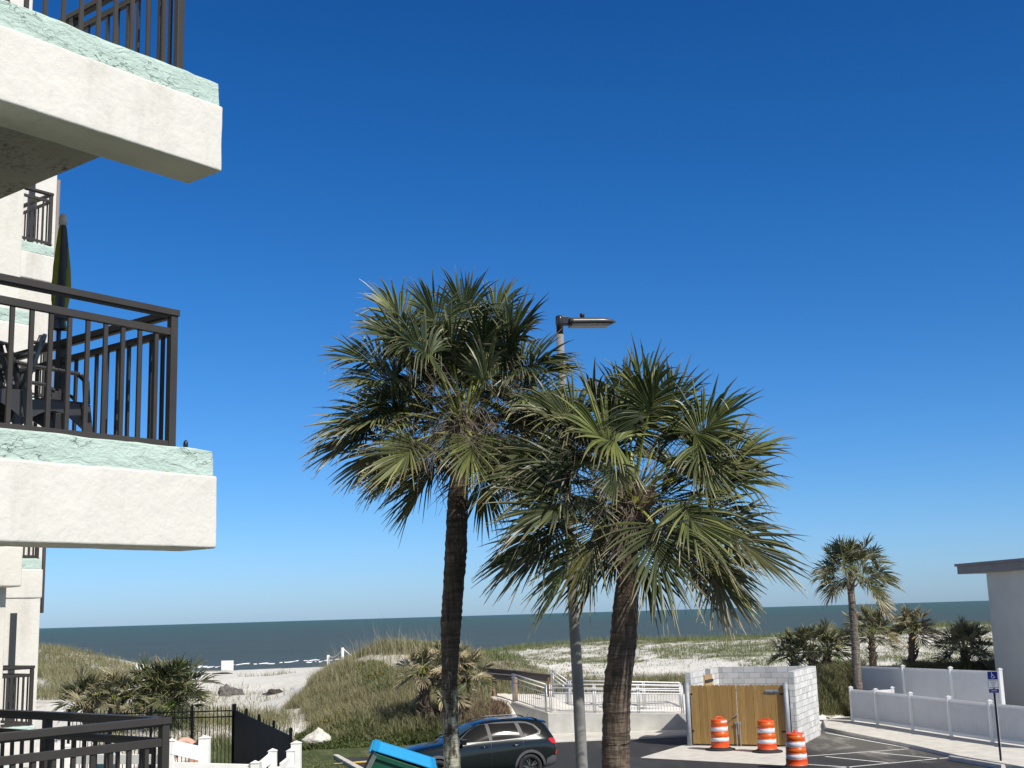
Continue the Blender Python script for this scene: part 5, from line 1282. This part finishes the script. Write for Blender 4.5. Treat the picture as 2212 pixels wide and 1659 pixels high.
        me_ = bpy.data.meshes.new(name); bm.normal_update(); bm.to_mesh(me_); bm.free(); me_.materials.append(mat); me_.polygons.foreach_set('use_smooth', [True]*len(me_.polygons))
        o_ = bpy.data.objects.new(name, me_); C.objects.link(o_); o_.parent = par or root; return o_
    for sd in (1, -1):
        fd = [(.80, 1.135), (.44, 1.40), (.22, 1.51), (.08, 1.555), (-.06, 1.57), (-.11, 1.145)]
        rd_ = [(-.21, 1.148), (-.16, 1.578), (-.93, 1.568), (-1.05, 1.18)]
        qd = [(-1.17, 1.20), (-1.05, 1.56), (-1.28, 1.54), (-1.46, 1.47), (-1.60, 1.33), (-1.57, 1.28)]
        fr_ = [(.90, 1.105), (.42, 1.43), (.10, 1.57), (-.4, 1.615), (-1.1, 1.605), (-1.32, 1.575), (-1.52, 1.495), (-1.68, 1.33), (-1.64, 1.25), (-1.1, 1.16), (-.4, 1.12)]
        drape('window_trim', fr_, M['chrome'], sd, .004)
        fr2 = [(.885, 1.115), (.42, 1.42), (.10, 1.558), (-.4, 1.60), (-1.1, 1.592), (-1.31, 1.562), (-1.505, 1.485), (-1.66, 1.33), (-1.625, 1.263), (-1.1, 1.174), (-.4, 1.133)]
        drape('window_surround', fr2, M['clad'], sd, .007)
        for w in (fd, rd_, qd): drape('window', w, M['car_glass'], sd, .011)
        for wx in (FX, RX):      # wheel arch cladding
            a_ = [(wx+.47*math.cos(R(t)), .37+.475*math.sin(R(t))) for t in range(-12, 193, 10)]+[(wx+.40*math.cos(R(t)), .37+.40*math.sin(R(t))) for t in range(192, -13, -10)]
            drape('wheel_arch', a_, M['clad'], sd, .014)
        drape('sill', [(.93, .30), (.93, .40), (-.83, .40), (-.83, .30)], M['clad'], sd, .012)
        drape('rear_bumper', [(-1.77, .44), (-1.80, .58), (-1.98, .66), (-2.15, .62), (-2.15, .42), (-1.77, .36)], M['clad'], sd, .012)
        for sx in (-.15, -1.10, .86):
            drape('door_seam', [(sx-.006, .42), (sx-.006, 1.10), (sx+.006, 1.10), (sx+.006, .42)], M['sign_black'], sd, .003)
        for hx in (.06, -.88):
            h = MB(); p = bvh.ray_cast(Vector((hx, sd*2, .985)), Vector((0, -sd, 0)))[0]
            h.tube([(hx-.11, p.y, .985), (hx-.08, p.y+sd*.035, .988), (hx+.08, p.y+sd*.035, .985), (hx+.11, p.y, .98)], [.012, .015, .015, .012], 8); h.build('door_handle', M['car_paint'], root, world=False, smooth=True)
        tl = [(-1.86, 1.085), (-1.92, 1.125), (-2.13, 1.10), (-2.15, 1.0), (-2.08, .96), (-1.96, .985)]
        drape('tail_light', tl, M['tail_red'], sd, .012)
        drape('reflector', [(-2.05, .66), (-2.11, .70), (-2.135, .76), (-2.11, .80), (-2.07, .72)], M['tail_red'], sd, .012)
        mr = MB(); y0 = sd*.95; mr.tube([(.70, sd*.88, 1.15), (.72, y0, 1.17)], .02, 8); mr.box(.64, .78, min(y0, y0+sd*.2), max(y0, y0+sd*.2), 1.10, 1.25); mr.build('mirror', M['car_paint'], root, world=False, bevel=.03)
        rr2 = MB(); pts = [(.05, sd*.56, 1.60), (-.05, sd*.565, 1.655), (-.5, sd*.57, 1.70), (-1.1, sd*.565, 1.705), (-1.5, sd*.55, 1.685), (-1.66, sd*.54, 1.63)]; rr2.tube(pts, .018, 8); rr2.build('roof_rail', M['lampblack'], root, world=False, smooth=True)
        hl = [(2.20, .78), (1.95, .86), (1.72, .88), (1.9, .80)]; drape('headlight', hl, M['chrome'], sd, .010)
    drape('windscreen', [(.94, .66), (.24, .54), (.24, -.54), (.94, -.66)], M['wind_glass'], 1, .010, 'z')
    drape('rear_window', [(-.55, 1.20), (-.50, 1.50), (.50, 1.50), (.55, 1.20)], M['car_glass'], 1, .010, 'x')
    drape('bonnet_crease', [(2.05, .52), (1.0, .60), (1.0, .585), (2.05, .505)], M['lampblack'], 1, .003, 'z')
    sp = MB(); vs = []
    for i in range(9):
        y = -.56+1.12*i/8; e_ = .05*abs(y/.56)**3; vs += [(-1.66, y, 1.655-e_), (-1.95, y*.97, 1.59-e_), (-1.95, y*.97, 1.56-e_), (-1.66, y, 1.60-e_)]
    sp.add(vs, [(4*i+k, 4*i+(k+1) % 4, 4*i+4+(k+1) % 4, 4*i+4+k) for i in range(8) for k in range(4)]+[(0, 1, 2, 3), (35, 34, 33, 32)]); sp.build('spoiler', M['car_paint'], root, world=False, bevel=.008)
    an_ = MB(); an_.tube([(-1.52, .1, 1.68), (-1.60, .1, 1.80)], [.008, .003], 6); an_.build('aerial', M['lampblack'], root, world=False)
    for wx in (FX, RX):
        for sd in (1, -1):
            def place(mb, R_=None): mb.v = [(wx+v[0], sd*(.79+v[2]) if False else sd*(.80+v[2]), .365+v[1]) for v in mb.v]; return mb
            t_ = MB(); t_.lathe([(.24, -.11), (.33, -.115), (.358, -.09), (.365, -.03), (.365, .03), (.358, .09), (.33, .115), (.245, .11), (.235, .06)], 40); w_o = place(t_).build('wheel', M['tyre'], root, world=False, smooth=True)
            rm = MB(); rm.lathe([(.238, .0), (.242, .09), (.232, .098), (.222, .08), (.20, .03), (.06, .05), (.01, .055)], 40)
            place(rm).build('rim', M['lampblack'], w_o, world=False, smooth=True)
            sp_ = MB()
            for k in range(5):
                for da in (-.13, .13):
                    a = k*1.2566+da; sp_.bar((.05*math.cos(a), .05*math.sin(a), .07), (.225*math.cos(a+da*.3), .225*math.sin(a+da*.3), .085), .028, .02, up=(0, 0, 1))
            place(sp_).build('spokes', M['chrome'] if False else M['clad'], w_o, world=False)
            ln = MB(); ln.lathe([(.40, -.30), (.402, .08)], 32); o_ = place(ln)
    return root
wc_ = onz(1146, 1657, .365)           # the rear wheel that shows
hd = R(180+20); fw = Vector((math.cos(hd), math.sin(hd), 0)); lf = Vector((-fw.y, fw.x, 0))
cpos = Vector((wc_.x, wc_.y, 0))+fw*1.30-lf*.90 
suv(cpos, hd, 'dark green black sport utility car parked behind the tall palm trunk')

# ------------------------------------------------------------------ green skip with a blue lid
da_, db_ = at(805, 1626, 26.8), at(811, 1602, 28.6)
du = Vector((.9965, .084, 0)).normalized(); dv = Vector((-du.y, du.x, 0)); DO = Vector((da_.x, da_.y, 0))
DM = Matrix(((du.x, dv.x, 0, DO.x), (du.y, dv.y, 0, DO.y), (0, 0, 1, 0), (0, 0, 0, 1)))
sk_ = empty('dumpster', DO+du*.7, 0, 'green steel dumpster with a ribbed sky blue lid, in front of the car', 'dumpster')
zt_ = da_.z; Wd = 2.25
endp = at(936, 1672, 26.6); run = (Vector((endp.x, endp.y, 0))-DO).length; drop = zt_-endp.z
prof = [(.04, zt_-.06), (run-.03, zt_-drop-.06), (run+.05, .75), (run-.05, .16), (-.42, .16), (-.50, .80)]
mb = MB(); mb.prism([(x, z) for x, z in prof], 0.02, Wd-.02, DM @ Matrix(((1, 0, 0, 0), (0, 0, 1, 0), (0, 1, 0, 0), (0, 0, 0, 1)))); mb.build('body', M['green_steel'], sk_)
for y in (-.0, Wd):
    for a, b in ((5, 0), (0, 1), (1, 2)):
        mb = MB(); A2 = DM @ (Vector((prof[a][0], y, prof[a][1]))); B2 = DM @ (Vector((prof[b][0], y, prof[b][1]))); mb.bar(A2, B2, .06+.004*a, .10); mb.build('rim', M['grey_rim'] if a else M['green_steel'], sk_, bevel=.008)
mb = MB(); sl_ = drop/run; nr = 30
def lidpt(x, y, dz): return DM @ Vector((x, y, zt_-sl_*x+dz))
vs = []; fs = []
cols_ = 13
for k in range(cols_*4+1):
    y = .02+(Wd-.04)*k/(cols_*4); h = .058 if (k % 4) in (1, 2) and 4 < k < cols_*4-4 else .018
    if k <= 3 or k >= cols_*4-3: h = .045
    vs += [lidpt(-.02, y, .05), lidpt(.10, y, .05), lidpt(.13, y, h), lidpt(run-.10, y, h), lidpt(run-.06, y, .045), lidpt(run+.04, y, .045), lidpt(run+.05, y, -.03)]
n = 7
for k in range(cols_*4):
    for j in range(n-1): fs.append((k*n+j, (k+1)*n+j, (k+1)*n+j+1, k*n+j+1))
mb.add(vs, fs); mid_ = len(fs)
o = mb.build('lid', M['blue_lid'], sk_, open=True); md = o.modifiers.new('t', 'SOLIDIFY'); md.thickness = .012; md.offset = -1
for k in range(8):
    y = .12+k*(Wd-.24)/7; h = MB(); h.tube([DM @ Vector((-.05, y-.06, zt_+.02)), DM @ Vector((-.05, y+.06, zt_+.02))], .034, 10); h.build('lid_hinge', M['blue_lid'], o, smooth=True)

# ------------------------------------------------------------------ fences and yard at the lower left
def picket_fence(a, b, H, label, pitch=.115, zb=0.0, hgt2=None, solid=False, npost=3, group='black aluminium fences'):
    root = empty('metal_fence', a, 0, label, 'fence', group); a = Vector((a.x, a.y, zb)); b = Vector((b.x, b.y, zb)); d = (b-a).normalized(); L_ = (b-a).length; s_ = Vector((-d.y, d.x, 0))
    rl = MB()
    for z in (H-.10, H-.27, .18): rl.bar(a+Vector((0, 0, z)), b+Vector((0, 0, z)), .03, .035)
    rl.build('rails', M['black_fence'], root)
    for i in range(npost+1):
        p = a+(b-a)*(i/npost); m_ = MB(); m_.box(p.x-.032, p.x+.032, p.y-.032, p.y+.032, zb-.3, zb+H+.06); m_.lathe([(.04, H+.06), (.04, H+.08), (.005, H+.10)], 8, (p.x, p.y, zb)); m_.build('post', M['black_fence'], root)
    n_ = int(L_/pitch)
    for i in range(1, n_):
        p = a+d*(i*L_/n_); m_ = MB(); m_.box(p.x-.009, p.x+.009, p.y-.009, p.y+.009, zb+.06, zb+H); m_.add([(p.x-.009, p.y-.009, zb+H), (p.x+.009, p.y-.009, zb+H), (p.x+.009, p.y+.009, zb+H), (p.x-.009, p.y+.009, zb+H), (p.x, p.y, zb+H+.045)], [(0, 1, 4), (1, 2, 4), (2, 3, 4), (3, 0, 4)]); m_.build('picket', M['black_fence'], root)
    if solid:
        m_ = MB(); q = s_*.03
        nb = int(L_/.3)
        for i in range(nb):
            u, v_ = a+d*(i*L_/nb+.004), a+d*((i+1)*L_/nb-.004); m_.bar(u-q+Vector((0, 0, H*.5-.02)), v_-q+Vector((0, 0, H*.5-.02)), .02, H-.12)
        m_.build('screen_panel', M['black_fence'], root)
    return root
YF = 38.0
fa = at(150, 1530, YF); fb = at(504, 1526, YF); Hf = fb.z-.02
picket_fence(fa, fb, Hf, 'tall black picket fence in front of the two green palm shrubs', npost=4)
fc_ = at(508, 1526, YF); Yn = 30.2; fd_ = at(628, 1581, Yn); fd_.z = 0
# keep the top of the screened fence level: take the distance at which the corner pixel meets its height
for _ in range(20):
    fd_ = at(628, 1581, Yn); Yn *= (HC-Hf)/max(.01, HC-fd_.z)
picket_fence(fc_, at(628, 1581, Yn), Hf, 'black solid screened fence running towards the viewer from the picket fence', pitch=.5, solid=True, npost=4)
ga = at(520, 1617, 27.0); gb = at(618, 1604, 29.2)
picket_fence(Vector((ga.x-3.4, ga.y-.4, 0)), Vector((gb.x, gb.y, 0)), 1.42, 'lower black picket fence in front of the bending person', npost=3, pitch=.13)
# white painted railings of the walkway
def wpost(p, z0, z1, w=.10): 
    m_ = MB(); m_.box(p.x-w/2, p.x+w/2, p.y-w/2, p.y+w/2, z0, z1); m_.add([(p.x-w/2-.012, p.y-w/2-.012, z1+.001), (p.x+w/2+.012, p.y-w/2-.012, z1+.001), (p.x+w/2+.012, p.y+w/2+.012, z1+.001), (p.x-w/2-.012, p.y+w/2+.012, z1+.001), (p.x, p.y, z1+.035)], [(0, 1, 4), (1, 2, 4), (2, 3, 4), (3, 0, 4), (3, 2, 1, 0)]); return m_
YW = 16.4
def white_rail(label, posts, boards):
    root = empty('white_railing', Vector((posts[0][0].x, posts[0][0].y, 0)), 0, label, 'railing', 'white painted walkway railings')
    for p, w in posts: wpost(p, 0, p.z, w).build('post', M['white_paint'], root, bevel=.004)
    for a, b, w, h in boards:
        m_ = MB(); m_.bar(a, b, w, h); m_.build('board', M['white_paint'], root, bevel=.004)
P1 = at(371, 1600, YW); P2 = at(442, 1594, YW+.2)
white_rail('white painted railing with a sloping top board beside the dark balcony corner', [(P1, .07), (P2, .13)], [(at(373, 1614, YW-.02), at(434, 1628, YW+.1), .04, .17), (at(371, 1657, YW), at(553, 1662, YW), .05, .12)])
Q0 = at(559, 1651, YW); Q1 = at(589, 1622, YW+.3); Q2 = at(628, 1622, YW+.8); Q3 = at(640, 1605, YW+1.4)
white_rail('white painted stair railing at the near end of the black screened fence', [(at(551, 1648, YW), .10), (Q1, .10)], [(at(563, 1655, YW), at(588, 1634, YW+.3), .04, .12)])
white_rail('white painted gate post pair beside the green lawn', [(Q2, .10), (Q3, .13)], [(at(607, 1660, YW+.3), at(632, 1640, YW+.9), .04, .14), (at(602, 1661, YW+.3), at(640, 1659, YW+.9), .05, .06)])
white_rail('white painted railing half hidden behind the lowest dark balcony rail', [(at(96, 1618, YW+2), .10), (at(146, 1612, YW+1), .09), (at(352, 1622, YW), .09)], [(at(150, 1640, YW+1), at(350, 1640, YW), .04, .12)])
# wooden deck and a pale blue bin behind the balusters
bb = at(233, 1629, 30.0); bn = empty('waste_bin', Vector((bb.x, bb.y, 0)), .3, 'pale blue bin seen through the lowest balcony balusters', 'bin')
m_ = MB(); m_.lathe([(.21, .05), (.27, bb.z-.10), (.285, bb.z-.10), (.285, bb.z-.06)], 20); m_.build('body', M['pale_blue'], bn, world=False, smooth=True)
m_ = MB(); m_.lathe([(.29, bb.z-.06), (.29, bb.z-.03), (.2, bb.z), (.02, bb.z+.01)], 20); m_.build('lid', M['pale_blue'], bn, world=False, smooth=True)

# ------------------------------------------------------------------ person bending over behind the low black fence
def skin_figure(name, joints, bones, mat, parent, sub_=2):
    me = bpy.data.meshes.new(name); me.from_pydata([j[0] for j in joints], bones, []); o = bpy.data.objects.new(name, me); C.objects.link(o); o.parent = parent
    o.modifiers.new('skin', 'SKIN').use_smooth_shade = True; sv = me.skin_vertices[0].data
    for i, j in enumerate(joints): sv[i].radius = (j[1], j[2] if len(j) > 2 else j[1]); sv[i].use_root = (i == 0)
    s_ = o.modifiers.new('sub', 'SUBSURF'); s_.levels = s_.render_levels = sub_; me.materials.append(mat)
    bpy.context.view_layer.update(); dg = bpy.context.evaluated_depsgraph_get(); m2 = bpy.data.meshes.new_from_object(o.evaluated_get(dg)); o.modifiers.clear(); o.data = m2
    m2.polygons.foreach_set('use_smooth', [True]*len(m2.polygons)); return o
YP = 33.5; hipz = at(418, 1611, YP).z; pb = at(418, 1611, YP)
pr = empty('person', Vector((pb.x, pb.y, 0)), 0, 'person in dark shorts bending over with a bare back, holding a red cloth', 'person')
hz = hipz
J = [((0, 0, hz), .15, .13), ((-.13, 0, hz+.10), .14, .13), ((-.28, 0, hz+.13), .16, .14), ((-.40, -.02, hz+.07), .15, .11), ((-.48, -.03, hz-.01), .06), ((-.56, -.04, hz-.07), .085, .09), ((-.62, -.05, hz-.14), .075),
     ((-.40, -.19, hz+.04), .055), ((-.45, -.22, hz-.26), .042), ((-.50, -.18, hz-.50), .032), ((-.52, -.16, hz-.58), .035),
     ((-.40, .17, hz+.02), .055), ((-.48, .18, hz-.26), .042), ((-.56, .10, hz-.48), .032), ((-.58, .08, hz-.56), .035),
     ((.02, -.10, hz-.06), .11), ((-.04, -.13, hz-.46), .07), ((.06, -.13, .09), .045), ((-.06, -.14, .04), .04),
     ((.03, .10, hz-.06), .11), ((.02, .12, hz-.46), .07), ((.12, .12, .09), .045), ((.0, .13, .04), .04)]
Bn = [(0, 1), (1, 2), (2, 3), (3, 4), (4, 5), (5, 6), (3, 7), (7, 8), (8, 9), (9, 10), (3, 11), (11, 12), (12, 13), (13, 14), (0, 15), (15, 16), (16, 17), (17, 18), (0, 19), (19, 20), (20, 21), (21, 22)]
skin_figure('body', J, Bn, M['skin'], pr)
SJ = [((.0, 0, hz), .165, .15), ((-.07, 0, hz+.05), .155, .145), ((.03, -.10, hz-.08), .125), ((0, -.125, hz-.30), .105), ((.03, .10, hz-.08), .125), ((.03, .115, hz-.30), .105)]
skin_figure('shorts', SJ, [(0, 1), (0, 2), (2, 3), (0, 4), (4, 5)], M['dark_cloth'], pr)
m_ = MB(); m_.lathe([(.02, -.11), (.07, -.09), (.10, -.03), (.105, .03), (.085, .08), (.03, .105)], 16, (-.585, -.04, hz-.085)); m_.build('hair', M['hair'], pr, world=False, smooth=True)
cl_ = MB(); r7 = random.Random(3); base_ = Vector((pb.x-.52, pb.y-.18, hz-.55)); vs = []
for i in range(7):
    for j in range(6): u, v_ = i/6-.5, j/5; vs.append(base_+Vector((u*(.10+.16*v_)+.03*math.sin(v_*5), .05*math.sin(i*2.1+v_*3)*(.4+v_)-.02, -v_*.34)))
cl_.add(vs, [(i*6+j, (i+1)*6+j, (i+1)*6+j+1, i*6+j+1) for i in range(6) for j in range(5)])
o = cl_.build('towel', M['red'], None, smooth=True, label='small red cloth hanging from the bending person’s hand'.replace('’', "'"), cat='cloth', open=True); md = o.modifiers.new('t', 'SOLIDIFY'); md.thickness = .02

# ------------------------------------------------------------------ small things on the sand
def rock(px, py, Y, sx, sy, sz, mat, name, label, cat, seed, jag=.35):
    p = hit(px, py); z = p.z; bm = bmesh.new(); bmesh.ops.create_icosphere(bm, subdivisions=4, radius=1)
    for v in bm.verts:
        if name == 'sand_heap' and v.co.z > 0: q = v.co.z; k_ = math.hypot(v.co.x, v.co.y); v.co.z = max(0, 1-k_)*1.1
        n_ = mnoise.noise(v.co*1.6+Vector((seed, 0, 0)))*jag+mnoise.noise(v.co*4+Vector((0, seed, 0)))*jag*.4; v.co *= (1+n_); v.co = Vector((v.co.x*sx, v.co.y*sy, max(v.co.z, -.25)*sz))
    me = bpy.data.meshes.new(name); bm.to_mesh(me); bm.free(); me.materials.append(mat); o = bpy.data.objects.new(name, me); C.objects.link(o); o.location = (p.x, p.y, z+.02); return tag(o, label, cat)
M['pile'] = simple('pale_sand_heap', (.62, .59, .53), .95, 0, .2, 6, 12, .6, .04)
rock(485, 1504, 0, .40, .3, .50, M['rock'], 'rock', 'pointed grey rock standing on the white beach, the left one', 'rock', 3, .5)
rock(508, 1502, 0, .5, .3, .36, M['rock'], 'rock', 'wider grey rock on the white beach, just right of the pointed one', 'rock', 9, .5)
rock(593, 1500, 0, .45, .18, .22, M['driftwood'], 'driftwood', 'short dark piece of driftwood on the sand beside the brown mound', 'driftwood', 5, .5)
rock(480, 1456, 0, .9, .2, .12, M['driftwood'], 'driftwood', 'long flat dark driftwood lying near the surf', 'driftwood', 7)
rock(687, 1600, 0, .55, .4, .36, M['pile'], 'sand_heap', 'small heap of white sand on the lawn at the foot of the mound', 'sand heap', 11, .18)
bdp = at(491, 1443, 178); bw_ = 26/2684*bdp.y
m_ = MB(); z0 = tz(bdp.x, bdp.y); zz1 = at(491, 1427, bdp.y).z
m_.box(bdp.x-bw_*.5, bdp.x+bw_*.5, bdp.y-.03, bdp.y+.03, min(z0, zz1-1.2)-.1, zz1); m_.build('beach_board', M['white_paint'], label='blank white board standing at the edge of the surf', cat='board', bevel=.03)
# rope posts up the back of the mound
def rp(px, ptop, pbot, Y):
    a = at(px, ptop, Y); b = at(px-1, pbot, Y); g_ = tz(a.x, a.y); return a, Vector((b.x, b.y, min(g_, b.z)-.1))
rps = [rp(709, 1415, 1440, 66), rp(740, 1399, 1424, 65)]
for k, ((a, b), lb) in enumerate(zip(rps, ('short white rope post at the left shoulder of the brown mound', 'taller white rope post nearer the crest of the brown mound'))):
    m_ = MB(); m_.tube([b, a], .075, 8); m_.build('rope_post', M['white_paint'], smooth=True, label=lb, cat='post', group='white rope posts on the mound')
m_ = MB(); a, b = rps[0][0], rps[1][0]
m_.tube([a+(b-a)*t+Vector((0, 0, -.05-.35*4*t*(1-t)*.6)) for t in [i/10 for i in range(11)]], .025, 6)
g_ = b+Vector((1.1, .6, 0)); m_.tube([b+Vector((0, 0, -.03)), b+Vector((.5, .2, -.5)), Vector((g_.x, g_.y, tz(g_.x, g_.y)))], .025, 6); m_.build('rope', M['white_paint'], label='white rope sagging between the two posts on the mound', cat='rope')
